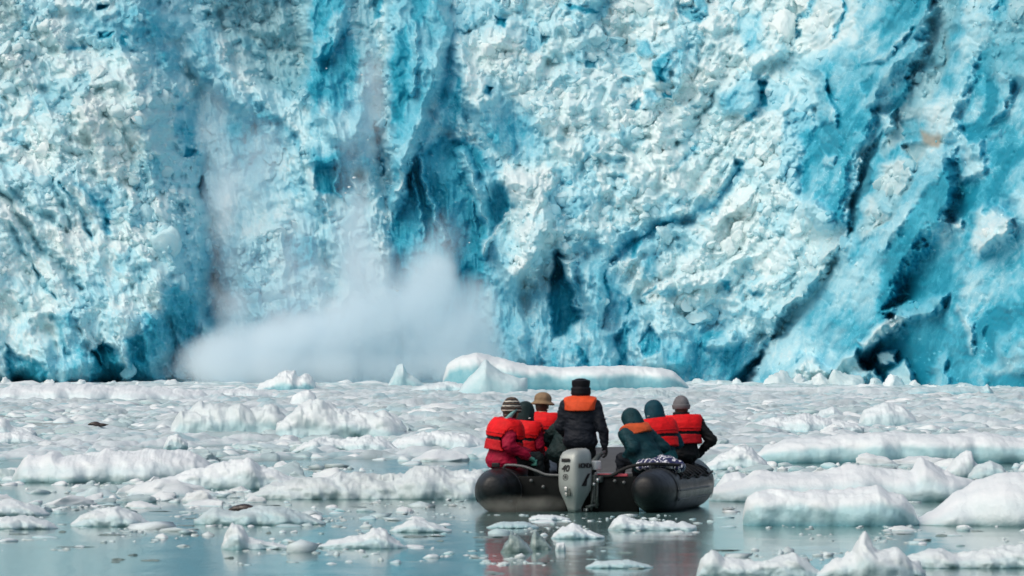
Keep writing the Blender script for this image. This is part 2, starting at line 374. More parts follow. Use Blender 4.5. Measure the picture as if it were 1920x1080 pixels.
GLACIER_SHAPES = r'''
# --- left rubble slope
poly([(-400,-400),(320,-400),(332,60),(345,200),(372,330),(396,450),(402,560),(350,640),(322,760),(-400,790)], 90, 8, o=6.5, b=.10, r=.85)
poly([(90,150),(300,110),(345,260),(300,350),(180,300),(60,210)], 50, 30, d=.16)
poly([(-40,-30),(30,-30),(40,40),(-10,60)], 14, o=-2, d=.5)
poly([(50,150),(100,150),(90,180),(40,170)], 14, o=-1.2, d=.35)
poly([(85,80),(110,80),(108,100),(85,100)], 8, o=-1, d=.3)
poly([(130,10),(240,10),(330,60),(345,160),(300,160),(230,100),(140,60)], 40, 20, b=.33, r=.45)
poly([(265,15),(345,25),(350,78),(285,78)], 16, o=1.6, b=.36, r=.12)
poly([(288,84),(346,80),(344,142),(300,132)], 14, o=1.0, b=.46, r=.12)
poly([(180,56),(214,56),(206,72),(186,70)], 6, o=-1.4, b=.75, r=.1)
poly([(178,0),(205,5),(200,18),(180,16)], 5, o=-1.2, b=.8, r=.1)
poly([(226,62),(240,66),(236,92),(224,88)], 5, o=-1.0, b=.7)
poly([(125,78),(160,80),(158,96),(130,92)], 6, o=-.8, b=.6)
poly([(325,160),(350,170),(352,205),(330,215)], 8, o=-.6, b=.5)
poly([(320,235),(372,225),(372,280),(330,270)], 14, b=.5, r=.2, o=-.8)
poly([(345,272),(370,276),(366,300),(346,300)], 6, b=.8, r=.1, o=-1.0)
poly([(350,310),(410,470),(405,600),(350,650),(300,560),(330,420)], 40, 10, b=.42, r=.4)
poly([(300,540),(370,500),(375,640),(320,720),(285,650)], 22, 8, b=.55, r=.2)
# snowy lower left with slanting crevasses
poly([(-400,310),(140,350),(260,480),(300,600),(180,640),(-400,620)], 60, 30, b=.08, r=.42, o=.8)
line([(-20,352),(22,372),(48,420),(60,455),(92,480),(128,505),(150,540)], [10,13,15,11,13,15,9], o=-5.5, b=.35, d=.45)
line([(20,350),(60,388),(100,405),(120,440)], [8,11,12,5], o=-3.2, b=.35, d=.35)
line([(90,340),(118,385),(128,430)], [6,10,5], o=-3.0, b=.35, d=.3)
line([(115,345),(145,392),(170,440)], [6,9,6], o=-2.8, b=.5, d=.2)
line([(150,350),(190,385),(200,440)], [10,16,6], o=-2.4, b=.6)
line([(165,420),(172,450)], [8,7], o=-3, b=.6, d=.3)
line([(195,420),(205,440)], [9,6], o=-2, b=.75)
line([(20,420),(60,500),(90,545)], [6,9,7], o=-2.4, b=.3, d=.25)
line([(60,500),(85,530),(105,555)], [5,7,4], o=-2, b=.5, d=.3)
line([(45,470),(90,520)], [5,5], o=-1.4, d=.25)
poly([(215,470),(245,470),(242,495),(220,492)], 8, o=1, b=.35, r=.1)
# base bulges of the left mass
poly([(-400,560),(70,590),(110,650),(120,735),(-400,740)], 35, 6, o=2.0, b=.30, r=.12)
poly([(12,645),(40,665),(86,680),(104,735),(14,740)], 9, 3, o=-5.5, b=.93, r=.05)
poly([(95,575),(140,580),(160,640),(190,690),(185,735),(110,735)], 18, 4, o=2.0, b=.38, r=.12)
line([(100,590),(118,640),(128,665)], [10,13,7], o=-3.5, b=.7, d=.25)
line([(150,600),(168,640),(192,680)], [8,9,6], o=1.6, b=.15)
poly([(168,660),(200,640),(236,670),(236,740),(165,740)], 9, 3, o=-3.6, b=.9, r=.06)
poly([(190,582),(230,570),(262,600),(240,690),(215,680),(195,630)], 18, 5, o=2.2, b=.22, r=.15)
poly([(232,640),(262,620),(300,640),(320,735),(236,735)], 12, 4, o=.4, b=.78, r=.1)
poly([(262,580),(300,590),(318,650),(300,735),(275,700)], 14, 4, o=1.4, b=.52, r=.15)
line([(318,600),(330,650),(322,720)], [9,12,9], o=-3.5, b=.85, d=.2)
# --- hollow and chute
poly([(384,10),(420,-20),(580,-80),(580,140),(556,186),(480,165),(425,120)], 26, 6, o=-11, b=.40, r=.75, d=.36)
poly([(490,70),(578,60),(576,140),(556,186),(500,150)], 22, 10, o=-2.5, d=.45, b=.5)
poly([(372,20),(408,15),(425,45),(400,50),(375,40)], 8, o=-2.5, b=.6, d=.5)
poly([(335,50),(390,45),(430,120),(470,200),(420,205),(360,150)], 26, 10, o=1.2, b=.38, r=.25)
poly([(365,125),(385,122),(412,170),(400,180),(372,150)], 9, o=-2.0, b=.62, d=.1)
poly([(392,172),(425,190),(432,214),(415,214),(395,196)], 8, o=-2.2, b=.78)
poly([(350,120),(400,160),(470,205),(560,270),(590,420),(600,640),(400,640),(385,440),(360,260)], 26, 10, o=-7.0, b=.30, r=.12)
line([(470,190),(500,215),(540,250),(570,290)], [14,16,16,10], o=-2.2, b=.55, d=.12)
poly([(450,440),(530,390),(600,430),(610,600),(470,620),(430,540)], 30, 12, o=1.6, b=.30, r=.75)
poly([(535,430),(590,440),(600,500),(560,520),(530,480)], 14, o=-.6, b=.68, r=.25)
poly([(505,590),(540,590),(538,615),(508,615)], 8, o=-.8, b=.62)
poly([(372,500),(400,470),(420,520),(432,600),(400,622),(372,575)], 14, 8, o=-5, b=.55, d=.25)
line([(376,340),(392,420),(408,500),(412,590)], [10,20,30,26], o=-7, d=.10, b=.5, r=.4)
# --- blue pillars of the chute head
poly([(578,-80),(650,-80),(662,40),(702,60),(704,330),(575,310),(570,150)], 18, 4, o=1.8, b=.55, r=.06)
poly([(588,75),(625,25),(648,15),(650,60),(612,105),(582,110)], 12, 4, o=2.0, b=.34, r=.05)
poly([(596,82),(620,66),(618,130),(604,146)], 6, o=-1.2, b=.82, r=.05)
poly([(585,-80),(615,-80),(612,12),(592,30)], 8, o=-.4, b=.66)
poly([(650,-80),(722,-80),(700,110),(690,210),(664,120)], 12, o=-2.4, b=.38, r=.5, d=.28)
poly([(696,-80),(724,-80),(716,30),(700,40)], 6, o=-2.0, b=.85)
poly([(588,215),(615,206),(678,206),(698,250),(660,290),(605,262)], 22, 6, o=3.0, b=.46, r=.04, c=1)
poly([(586,290),(650,284),(664,350),(640,372),(590,356)], 10, 4, o=.6, b=.86, r=.05, c=1)
line([(630,300),(640,372)], [6,5], o=1.0, b=.62)
poly([(655,335),(680,340),(672,360),(660,356)], 8, o=1.2, b=.12, r=.5)
poly([(575,150),(612,130),(610,180),(585,205)], 14, o=.3, b=.72)
line([(706,235),(716,285),(712,330)], [9,12,8], o=-5, b=.7, d=.1)
# --- pale pillar with the vivid band, and the fluted sheet
poly([(722,-80),(830,-80),(856,50),(836,130),(800,240),(762,330),(735,345),(722,270),(716,60)], 24, 4, o=4.0, b=.58, r=.05, c=1)
poly([(768,-80),(805,-80),(806,20),(782,60),(770,30)], 10, o=-1.6, b=.86, r=.04)
poly([(740,60),(758,40),(770,110),(764,180),(748,196),(728,140),(736,90)], 10, o=-1.0, b=.90, r=.04, c=1)
poly([(728,190),(765,150),(778,175),(750,225),(732,232)], 10, o=-1.0, b=.88, r=.04, c=1)
line([(778,40),(782,110),(774,170)], [9,9,6], o=1.0, b=.52)
line([(800,30),(812,60),(808,95)], [8,12,8], o=-2.8, b=.78, d=.2)
poly([(786,110),(830,60),(862,40),(905,130),(960,190),(970,300),(925,290),(870,235),(828,262),(760,345),(738,300),(788,190)], 40, 14, o=2.0, b=.44, r=.12)
line([(850,60),(842,150),(812,230),(776,300)], [8,10,10,6], o=-1.6, b=.60)
line([(872,70),(868,160),(850,240)], [6,8,6], o=-1.3, b=.58)
poly([(848,140),(866,140),(868,172),(852,170)], 6, o=-1.2, b=.85)
poly([(728,200),(755,192),(748,225),(730,230)], 6, o=-1, b=.88)
# --- the deep blue face
poly([(736,345),(775,290),(830,245),(880,250),(942,310),(955,395),(925,470),(905,640),(855,650),(820,560),(740,570),(724,450)], 18, 5, o=-.4, b=.86, c=1, r=.06)
poly([(845,250),(872,252),(865,282),(838,300),(828,280)], 10, o=-1, b=.92)
poly([(726,280),(760,310),(768,360),(745,400),(728,380)], 14, 4, o=2.6, b=.50, r=.15)
poly([(742,320),(756,330),(748,366),(736,360)], 6, o=.6, b=.12, r=.4)
line([(790,300),(812,380),(834,450)], [8,11,7], o=2.0, b=.58, sharp=.8)
line([(775,330),(792,400),(790,450)], [7,8,5], o=1.2, b=.70)
line([(862,280),(890,350),(918,420),(905,480)], [16,18,16,10], o=2.6, b=.52, sharp=.8)
poly([(900,300),(935,320),(930,380),(905,380)], 14, o=1.0, b=.62, r=.1)
poly([(930,340),(955,350),(958,400),(935,430)], 8, o=-1.5, b=.95)
line([(880,380),(902,480),(912,560)], [7,8,7], o=.8, b=.78)
poly([(900,450),(950,420),(985,540),(1000,690),(895,690),(908,560)], 22, 5, o=2.6, b=.50, r=.06, c=1)
line([(905,470),(950,410)], [7,6], o=1.2, b=.12, r=.3)
# --- central white mass
poly([(858,80),(900,20),(1000,-400),(1560,-400),(1490,40),(1470,120),(1545,210),(1505,330),(1545,430),(1590,470),(1550,540),(1440,610),(1270,610),(1160,570),(1095,485),(1045,500),(1010,530),(955,535),(938,470),(955,400),(922,315),(985,300),(955,200),(880,150)], 70, 30, o=2.4, b=.09, r=.95)
poly([(920,180),(990,200),(1040,300),(1060,330),(985,310),(900,270)], 30, 16, o=-.3, b=.38, r=.16)
poly([(925,315),(1050,300),(1060,440),(1035,490),(1000,530),(958,538),(942,480),(958,400)], 44, 5, o=2.6, b=.04, r=.8)
poly([(1010,410),(1045,400),(1050,470),(1010,500)], 14, d=.2)
poly([(858,90),(905,130),(930,190),(905,225),(868,200)], 18, 8, o=1.4, b=.05, r=.35)
poly([(905,160),(922,168),(918,184),(906,178)], 4, 2, o=-3.0, b=1.0, r=0)
poly([(924,28),(950,30),(948,46),(928,48)], 5, 2, o=-2.2, b=.88, r=0)
poly([(862,0),(920,-10),(960,20),(930,30),(870,60)], 14, o=1.0, b=.30, r=.2)
poly([(1014,70),(1034,72),(1032,88),(1016,88)], 4, 2, o=-3, b=.75, d=.45)
poly([(1098,104),(1130,100),(1122,126),(1100,124)], 5, 2, o=-2.6, b=.7, d=.2)
poly([(1068,80),(1100,82),(1096,108),(1072,106)], 8, o=1.0, b=.42, r=.08)
poly([(1185,70),(1215,68),(1235,100),(1212,114),(1190,92)], 8, o=1.2, b=.40, r=.08)
poly([(1055,5),(1080,12),(1110,10),(1130,22),(1090,26),(1065,20)], 6, o=-2.0, b=.72)
poly([(1080,-40),(1130,-40),(1132,8),(1090,10)], 10, o=1.4, b=.33, r=.1)
poly([(1225,-10),(1270,-5),(1272,25),(1260,48),(1232,40)], 8, o=1.6, b=.22, r=.1)
poly([(1270,0),(1290,5),(1325,28),(1312,42),(1285,36)], 6, o=-3, b=.74, d=.15)
poly([(1290,-30),(1330,-20),(1325,30),(1300,20)], 8, o=1.5, b=.48, r=.08)
poly([(1224,112),(1258,96),(1262,150),(1228,156)], 8, o=1.6, b=.40, r=.06)
poly([(1226,128),(1254,132),(1246,154),(1230,154)], 5, o=-.6, b=.82, r=.04)
poly([(1264,95),(1282,100),(1276,178),(1258,188)], 8, o=1.4, b=.40, r=.08)
poly([(1240,172),(1262,172),(1258,188),(1242,186)], 4, o=-1.2, b=.82)
poly([(1176,198),(1204,184),(1204,206),(1184,216)], 4, o=-2.4, b=.85, d=.1)
poly([(1205,172),(1232,166),(1246,186),(1206,214)], 8, o=1.8, b=.36, r=.06)
poly([(1025,145),(1060,130),(1080,165),(1060,172),(1030,168)], 12, o=.4, b=.40, r=.2)
poly([(1060,155),(1082,158),(1078,168),(1062,168)], 4, o=-1.4, b=.68)
line([(1350,160),(1330,195),(1310,225)], [8,9,6], o=-3.2, b=.3, d=.45)
line([(1338,88),(1310,120),(1300,148)], [8,8,5], o=-2.0, b=.35, d=.4)
poly([(1345,170),(1420,150),(1418,228),(1390,215),(1350,215)], 14, o=2.2, b=.38, r=.16)
poly([(1400,212),(1420,208),(1416,228),(1404,224)], 4, o=-1, b=.72)
poly([(1420,152),(1442,158),(1440,196),(1422,200)], 5, 2, o=-2.6, b=.72)
poly([(1375,20),(1430,10),(1440,90),(1400,100),(1380,60)], 16, o=.4, b=.48, r=.10)
poly([(1424,15),(1480,20),(1480,110),(1440,112),(1424,60)], 22, o=1.4, b=.16, r=.6)
line([(1540,-20),(1515,20),(1490,45)], [9,10,6], o=-3, b=.88)
line([(1500,50),(1492,70)], [5,4], o=-2.4, b=.85, d=.1)
line([(1582,-20),(1576,30),(1566,72)], [6,7,7], o=-2.6, b=.86)
poly([(1500,60),(1570,40),(1562,78),(1530,84)], 16, o=.6, b=.36, r=.2)
line([(1310,275),(1280,300),(1258,320)], [8,7,5], o=-1.6, b=.45)
poly([(1130,285),(1180,290),(1180,308),(1140,310)], 12, b=.36, r=.2)
poly([(1140,330),(1180,325),(1180,345),(1145,345)], 12, b=.34, r=.2)
line([(1450,300),(1440,330),(1420,360)], [5,6,4], o=-1.2, b=.3, d=.3)
line([(1455,272),(1458,292)], [4,4], o=-2, d=.5)
# the long blue scar across the slope
line([(1148,488),(1185,460),(1215,430),(1262,415),(1300,404),(1340,385),(1372,345),(1385,310)], [15,24,20,16,20,22,15,9], o=-3.4, b=.60, r=.2)
line([(1265,420),(1310,408),(1345,398)], [5,7,5], o=-2.2, b=.45, d=.25)
poly([(1150,470),(1195,445),(1218,428),(1196,482),(1160,488)], 8, o=-1.6, b=.85, r=.05)
poly([(1190,490),(1232,470),(1230,520),(1200,520)], 12, o=1.5, b=.42, r=.10)
line([(1210,555),(1230,535)], [5,7], o=-1.6, b=.75)
poly([(1238,542),(1270,535),(1265,558),(1240,558)], 8, o=-1.0, b=.58)
poly([(1352,520),(1375,512),(1368,538),(1354,538)], 6, o=-1.4, b=.62)
poly([(1405,540),(1440,545),(1430,560),(1410,556)], 7, o=-1.6, b=.62, d=.1)
# lower slopes under the white mass
poly([(1080,470),(1160,500),(1220,560),(1320,600),(1400,600),(1440,640),(1385,770),(880,770),(985,560),(1060,500)], 40, 6, o=2.6, b=.46, r=.20)
poly([(1036,480),(1052,462),(1074,500),(1076,570),(1090,600),(1062,625),(1034,640),(1022,560)], 10, 3, o=-8.5, b=.93, r=.04, c=1)
poly([(1046,478),(1080,484),(1085,540),(1060,530)], 12, o=4.5, b=.16, r=.4)
poly([(1078,500),(1140,480),(1150,560),(1120,620),(1090,590)], 22, 5, o=2.4, b=.34, r=.22)
line([(1140,510),(1140,560),(1128,610)], [5,7,5], o=-2.4, b=.75)
poly([(1018,690),(1040,640),(1085,600),(1140,610),(1168,680),(1170,770),(1010,770)], 22, 5, o=3.4, b=.44, r=.12)
line([(1082,650),(1100,690)], [5,7], o=-1.2, b=.75)
poly([(1150,630),(1178,600),(1182,690),(1168,700)], 7, o=-3.5, b=.85)
poly([(1190,572),(1240,560),(1300,610),(1310,700),(1190,700)], 22, 5, o=2.0, b=.30, r=.45)
poly([(1196,640),(1222,610),(1238,630),(1232,664),(1204,672)], 7, o=-4, b=.88, r=.05)
line([(1175,590),(1184,560)], [6,5], o=-2, b=.8)
poly([(1240,640),(1330,610),(1400,640),(1400,760),(1240,760)], 26, o=.6, b=.58, r=.22)
poly([(1318,640),(1380,600),(1388,640),(1350,662),(1322,662)], 14, o=2.6, b=.14, r=.6)
poly([(1368,580),(1440,560),(1460,620),(1400,650),(1372,625)], 22, o=1.6, b=.06, r=.8)
# --- blue ice of the right hand third
poly([(1640,-400),(2400,-400),(2400,800),(1390,790),(1440,650),(1560,520),(1600,430),(1620,300),(1560,420),(1490,400),(1535,240),(1600,60)], 40, 20, b=.60, r=.10)
# --- the big slanting crack
poly([(1662,232),(1656,268),(1636,300),(1628,350),(1612,410),(1600,440),(1588,444),(1596,390),(1606,330),(1632,268)], 7, 3, o=-7, b=.86, d=.25, r=.1)
line([(1596,436),(1582,456),(1570,478),(1560,500)], [7,6,8,10], o=-3.0, b=.5, d=.3)
line([(1566,490),(1548,520),(1524,548),(1498,580),(1470,612),(1448,630)], [8,14,18,20,16,8], sharp=.8, o=-6.0, b=.40, d=.40, r=.4)
poly([(1540,470),(1575,440),(1560,510),(1520,552),(1470,600),(1440,620),(1430,600),(1490,540)], 22, 4, o=2.2, b=.12, d=.22, r=.95)
line([(1450,630),(1425,655),(1400,690)], [6,9,14], o=-2.5, b=.7, d=.1)
poly([(1372,740),(1366,712),(1402,676),(1428,656),(1424,676),(1404,706),(1396,740)], 8, 3, o=-5, b=.93, r=.04, c=1)
# --- blue panel left of the crack
poly([(1492,120),(1560,90),(1640,10),(1660,-80),(1790,-80),(1745,60),(1700,120),(1655,215),(1605,330),(1590,430),(1545,440),(1492,400),(1536,260),(1530,160)], 26, 5, o=3.4, b=.56, r=.08)
poly([(1532,130),(1552,150),(1570,240),(1552,235),(1530,240)], 10, o=1.6, b=.36, r=.05)
line([(1548,145),(1562,190),(1570,235)], [6,7,6], o=-1.8, b=.80)
poly([(1500,250),(1545,225),(1600,260),(1606,330),(1580,420),(1500,395)], 20, 8, o=-.4, b=.74, r=.06)
poly([(1540,275),(1565,290),(1562,318),(1545,310)], 9, o=1.2, b=.38, r=.2)
poly([(1494,380),(1540,370),(1570,400),(1560,440),(1500,430)], 14, o=1.4, b=.20, r=.8)
poly([(1610,148),(1640,135),(1640,170),(1622,190)], 6, o=-2.4, b=.88)
poly([(1652,118),(1715,80),(1740,80),(1700,180),(1680,200),(1622,205),(1640,150)], 16, 4, o=3.0, b=.46, r=.12)
line([(1650,118),(1690,85),(1712,62)], [8,9,7], o=-3.0, b=.86)
poly([(1606,45),(1700,15),(1712,25),(1680,60),(1650,70)], 14, o=-.8, b=.76, r=.08)
poly([(1640,105),(1700,60),(1710,66),(1660,115),(1610,120)], 8, o=1.2, b=.34, r=.2)
line([(1725,-10),(1706,28)], [5,5], o=-2, b=.86)
# --- dark groove and its rubble
poly([(1745,-80),(1815,-80),(1795,60),(1772,140),(1740,190),(1712,160),(1740,60)], 14, 4, o=-7, b=.62, d=.42, r=.4)
line([(1775,60),(1768,120),(1758,128)], [6,8,6], o=-3, d=.7)
poly([(1712,130),(1772,128),(1745,200),(1720,260),(1690,270),(1660,300),(1640,290),(1690,190)], 12, o=-3.4, b=.34, d=.32, r=.8)
poly([(1690,225),(1725,220),(1728,265),(1690,268)], 8, o=-3, b=.72, d=.2)
poly([(1650,210),(1680,205),(1680,240),(1660,245)], 10, o=3, b=.22, r=.3)
poly([(1650,300),(1690,285),(1722,318),(1690,390),(1608,470),(1604,430),(1632,340)], 16, 4, o=1.4, b=.12, d=.22, r=.9)
poly([(1690,272),(1738,268),(1740,300),(1716,320)], 8, 3, o=-7.5, b=.45, d=.6)
line([(1710,330),(1690,376),(1660,410),(1635,430)], [6,9,8,5], o=-3.4, d=.45)
# --- pale pillar on the right
poly([(1818,-80),(1890,-80),(1868,70),(1845,120),(1818,185),(1795,262),(1745,262),(1728,225),(1740,188),(1768,158),(1786,100)], 24, 5, o=2.6, b=.28, r=.25)
poly([(1730,190),(1800,180),(1795,262),(1735,262)], 18, o=-.6, b=.30, r=.6)
poly([(1724,248),(1768,250),(1762,275),(1730,272)], 8, 6, d=.3, r=.7, sn=.85)
# --- great slanting ridge
poly([(1745,262),(1800,270),(1800,390),(1705,520),(1668,640),(1560,725),(1395,760),(1425,665),(1530,585),(1604,480),(1690,365)], 34, 5, o=6.2, b=.46, r=.16)
poly([(1610,460),(1690,380),(1740,400),(1640,500),(1560,600),(1480,660),(1500,620)], 28, o=.8, b=.26, r=.25)
poly([(1652,480),(1740,340),(1790,290),(1800,380),(1790,520),(1776,580),(1700,640),(1640,590)], 14, 5, o=-2.4, b=.86, r=.06, c=1)
poly([(1660,500),(1730,510),(1720,580),(1660,590)], 14, o=-1.2, b=.95, r=.06)
poly([(1790,270),(1845,280),(1840,400),(1800,500),(1760,470),(1780,360)], 16, o=-1, b=.80, r=.12)
poly([(1790,240),(1860,250),(1850,330),(1800,350)], 18, o=1.5, b=.22, r=.75)
poly([(1780,415),(1810,412),(1808,430),(1785,432)], 7, o=1.4, b=.10, r=.4)
poly([(1770,380),(1800,430),(1770,470),(1745,430)], 16, o=.5, b=.45, r=.8)
# dark bay with the snow ledge
poly([(1596,700),(1640,640),(1700,610),(1778,566),(1784,640),(1740,770),(1620,770)], 18, 7, o=-5, b=.93, r=.04, c=1)
poly([(1604,640),(1640,610),(1690,585),(1710,595),(1670,630),(1615,655)], 10, 3, o=2.4, b=.10, r=.75)
poly([(1655,585),(1700,560),(1780,545),(1770,580),(1700,605)], 12, o=3, b=.55, r=.3)
poly([(1645,660),(1685,655),(1680,682),(1650,682)], 7, o=2.2, b=.18, r=.4)
# --- the far right mass
poly([(1742,770),(1738,690),(1792,600),(1795,520),(1835,420),(1990,330),(2400,200),(2400,790)], 24, 4, o=7.0, b=.62, r=.10)
poly([(1806,455),(1822,395),(1850,372),(1908,402),(1905,450),(1840,482)], 18, 4, o=3.4, b=.10, r=.5)
poly([(1795,500),(1880,480),(1870,540),(1830,600),(1800,640)], 20, o=.8, b=.38, r=.12)
poly([(1850,580),(1892,575),(1898,640),(1860,690),(1835,680)], 10, o=-1.6, b=.95, r=.04, c=1)
poly([(1760,640),(1800,600),(1830,660),(1820,770),(1760,770)], 12, o=-1.2, b=.86, r=.05, c=1)
poly([(1745,690),(1770,650),(1790,740),(1745,760)], 10, o=1.4, b=.60)
line([(1800,580),(1820,630),(1822,660)], [10,13,7], o=1.2, b=.28, r=.4)
poly([(1860,620),(1960,600),(1960,700),(1900,700),(1860,660)], 16, o=1.4, b=.55, r=.2)
poly([(1880,490),(1990,440),(1990,560),(1900,560)], 14, o=-1, b=.86, r=.05)
poly([(1840,700),(1990,690),(1990,780),(1840,780)], 14, o=-1, b=.90, r=.05, c=1)
poly([(1870,360),(1905,300),(1990,210),(1990,420),(1915,440),(1890,390)], 22, 4, o=3.0, b=.46, r=.18)
line([(1990,180),(1930,260),(1870,340),(1850,400)], [14,15,14,8], o=-2.5, b=.8, r=.1)
poly([(1842,135),(1880,130),(1895,190),(1870,235),(1845,215)], 10, 4, o=-.5, b=.96, r=.05)
poly([(1800,235),(1850,205),(1880,225),(1860,262),(1805,268)], 10, 4, o=-2, b=.97, r=.05)
poly([(1868,130),(1905,150),(1895,210),(1850,235),(1870,190)], 10, o=1.8, b=.50, r=.1)
poly([(1850,40),(1990,-80),(1990,200),(1920,160),(1850,150)], 22, 12, o=2.0, b=.48, r=.6, d=.2)
poly([(1895,-80),(1990,-80),(1990,30),(1900,60),(1880,20)], 22, o=1, b=.2, r=.8, d=.35)
# --- blocks piled along the foot
poly([(1410,690),(1450,640),(1500,660),(1540,740),(1400,770)], 20, 4, o=2.5, b=.34, r=.2)
poly([(1480,690),(1520,668),(1560,690),(1560,770),(1470,770)], 14, 3, o=4, b=.16, r=.6)
poly([(1560,690),(1600,650),(1632,690),(1625,770),(1550,770)], 14, 3, o=4, b=.12, r=.7)
poly([(1590,700),(1640,680),(1665,715),(1660,770),(1590,770)], 12, 3, o=5, b=.42, r=.15)
poly([(1660,690),(1700,670),(1722,720),(1710,770),(1650,770)], 12, 3, o=3.5, b=.22, r=.7)
'''
# ------------------------------------------------------------------ the sea
def build_water():
    m, t, b = newmat('sea_water')
    tc = nd(t, 'ShaderNodeTexCoord'); P = tc.outputs['Object']
    mp = nd(t, 'ShaderNodeMapping'); mp.inputs['Scale'].default_value = (1.0, 0.45, 1.0); t.links.new(P, mp.inputs[0])
    # thin slush on the surface: patchy, hardly any near the camera, much of it far out
    n1 = noise(t, mp.outputs[0], 0.16, 6.0, 0.62); n2 = noise(t, mp.outputs[0], 1.6, 5.0, 0.65)
    sep = nd(t, 'ShaderNodeSeparateXYZ'); t.links.new(P, sep.inputs[0])
    dist = nd(t, 'ShaderNodeMapRange'); t.links.new(sep.outputs[1], dist.inputs[0])
    dist.inputs[1].default_value = 84; dist.inputs[2].default_value = 170; dist.inputs[3].default_value = -0.30; dist.inputs[4].default_value = 0.12
    v = mth(t, 'ADD', mth(t, 'MULTIPLY', n1.outputs[0], 0.65), mth(t, 'MULTIPLY', n2.outputs[0], 0.35))
    v = mth(t, 'ADD', v, dist.outputs[0])
    mask = ramp(t, v, [(0.52, 0.0), (0.60, 1.0)]).outputs[0]
    n4 = noise(t, mp.outputs[0], 6.0, 4.0, 0.6)
    slush = mixc(t, n4.outputs[0], (0.20, 0.27, 0.26), (0.58, 0.64, 0.64))
    t.links.new(mixc(t, mask, (0.09, 0.18, 0.175), slush), b.inputs['Base Color'])
    t.links.new(mth(t, 'MULTIPLY_ADD', mask, 0.5, 0.10), b.inputs['Roughness'])
    b.inputs['IOR'].default_value = 1.333
    w1 = noise(t, mp.outputs[0], 1.1, 3.0, 0.5); w2 = noise(t, mp.outputs[0], 7.0, 3.0, 0.5)
    hgt = mth(t, 'ADD', mth(t, 'MULTIPLY', w1.outputs[0], 0.9), mth(t, 'MULTIPLY', w2.outputs[0], 0.14))
    hgt = mth(t, 'ADD', hgt, mth(t, 'MULTIPLY', mth(t, 'MULTIPLY', mask, n4.outputs[0]), 2.5))
    bump(t, b, hgt, 1.0, 0.016)
    V = np.array([[-3000, -400, 0], [3000, -400, 0], [3000, 3000, 0], [-3000, 3000, 0]], float)
    o = add('water', mesh_np('water', V, np.array([[0, 1, 2, 3]]), m))
    tag(o, 'calm blue green sea water strewn with slush and floating ice', 'water', kind='structure')

# ------------------------------------------------------------------ floating ice
def floe_material():
    m, t, b = newmat('floe_ice')
    tc = nd(t, 'ShaderNodeTexCoord'); P = tc.outputs['Object']
    ab = nd(t, 'ShaderNodeAttribute', attribute_name='blue'); ad = nd(t, 'ShaderNodeAttribute', attribute_name='dirt')
    n1 = noise(t, P, 3.0, 6.0, 0.65); n3 = noise(t, P, 16.0, 6.0, 0.65)
    v = mth(t, 'ADD', ab.outputs['Fac'], mth(t, 'MULTIPLY', mth(t, 'SUBTRACT', n1.outputs[0], 0.5), 0.25))
    c = ramp(t, v, [(0.0, (0.82, 0.87, 0.88)), (0.2, (0.68, 0.79, 0.81)), (0.45, (0.42, 0.65, 0.69)), (0.7, (0.17, 0.47, 0.55)), (1.0, (0.02, 0.27, 0.37))])
    c = mixc(t, mth(t, 'MULTIPLY', ad.outputs['Fac'], mth(t, 'ADD', n3.outputs[0], 0.35)), c.outputs[0], (0.35, 0.44, 0.43))
    t.links.new(c, b.inputs['Base Color'])
    b.inputs['Roughness'].default_value = 0.42; b.inputs['Specular IOR Level'].default_value = 0.35
    bump(t, b, n3.outputs[0], 0.5, 0.03)
    return m
def clear_material():
    m, t, b = newmat('clear_wet_ice')
    tc = nd(t, 'ShaderNodeTexCoord'); n = noise(t, tc.outputs['Object'], 9.0, 5.0, 0.6)
    t.links.new(mixc(t, ramp(t, n.outputs[0], [(0.35, 0.0), (0.7, 1.0)]).outputs[0], (0.13, 0.20, 0.19), (0.42, 0.53, 0.51)), b.inputs['Base Color'])
    b.inputs['Roughness'].default_value = 0.12; bump(t, b, n.outputs[0], 0.5, 0.03)
    return m
FLOE = floe_material(); CLEAR = clear_material()

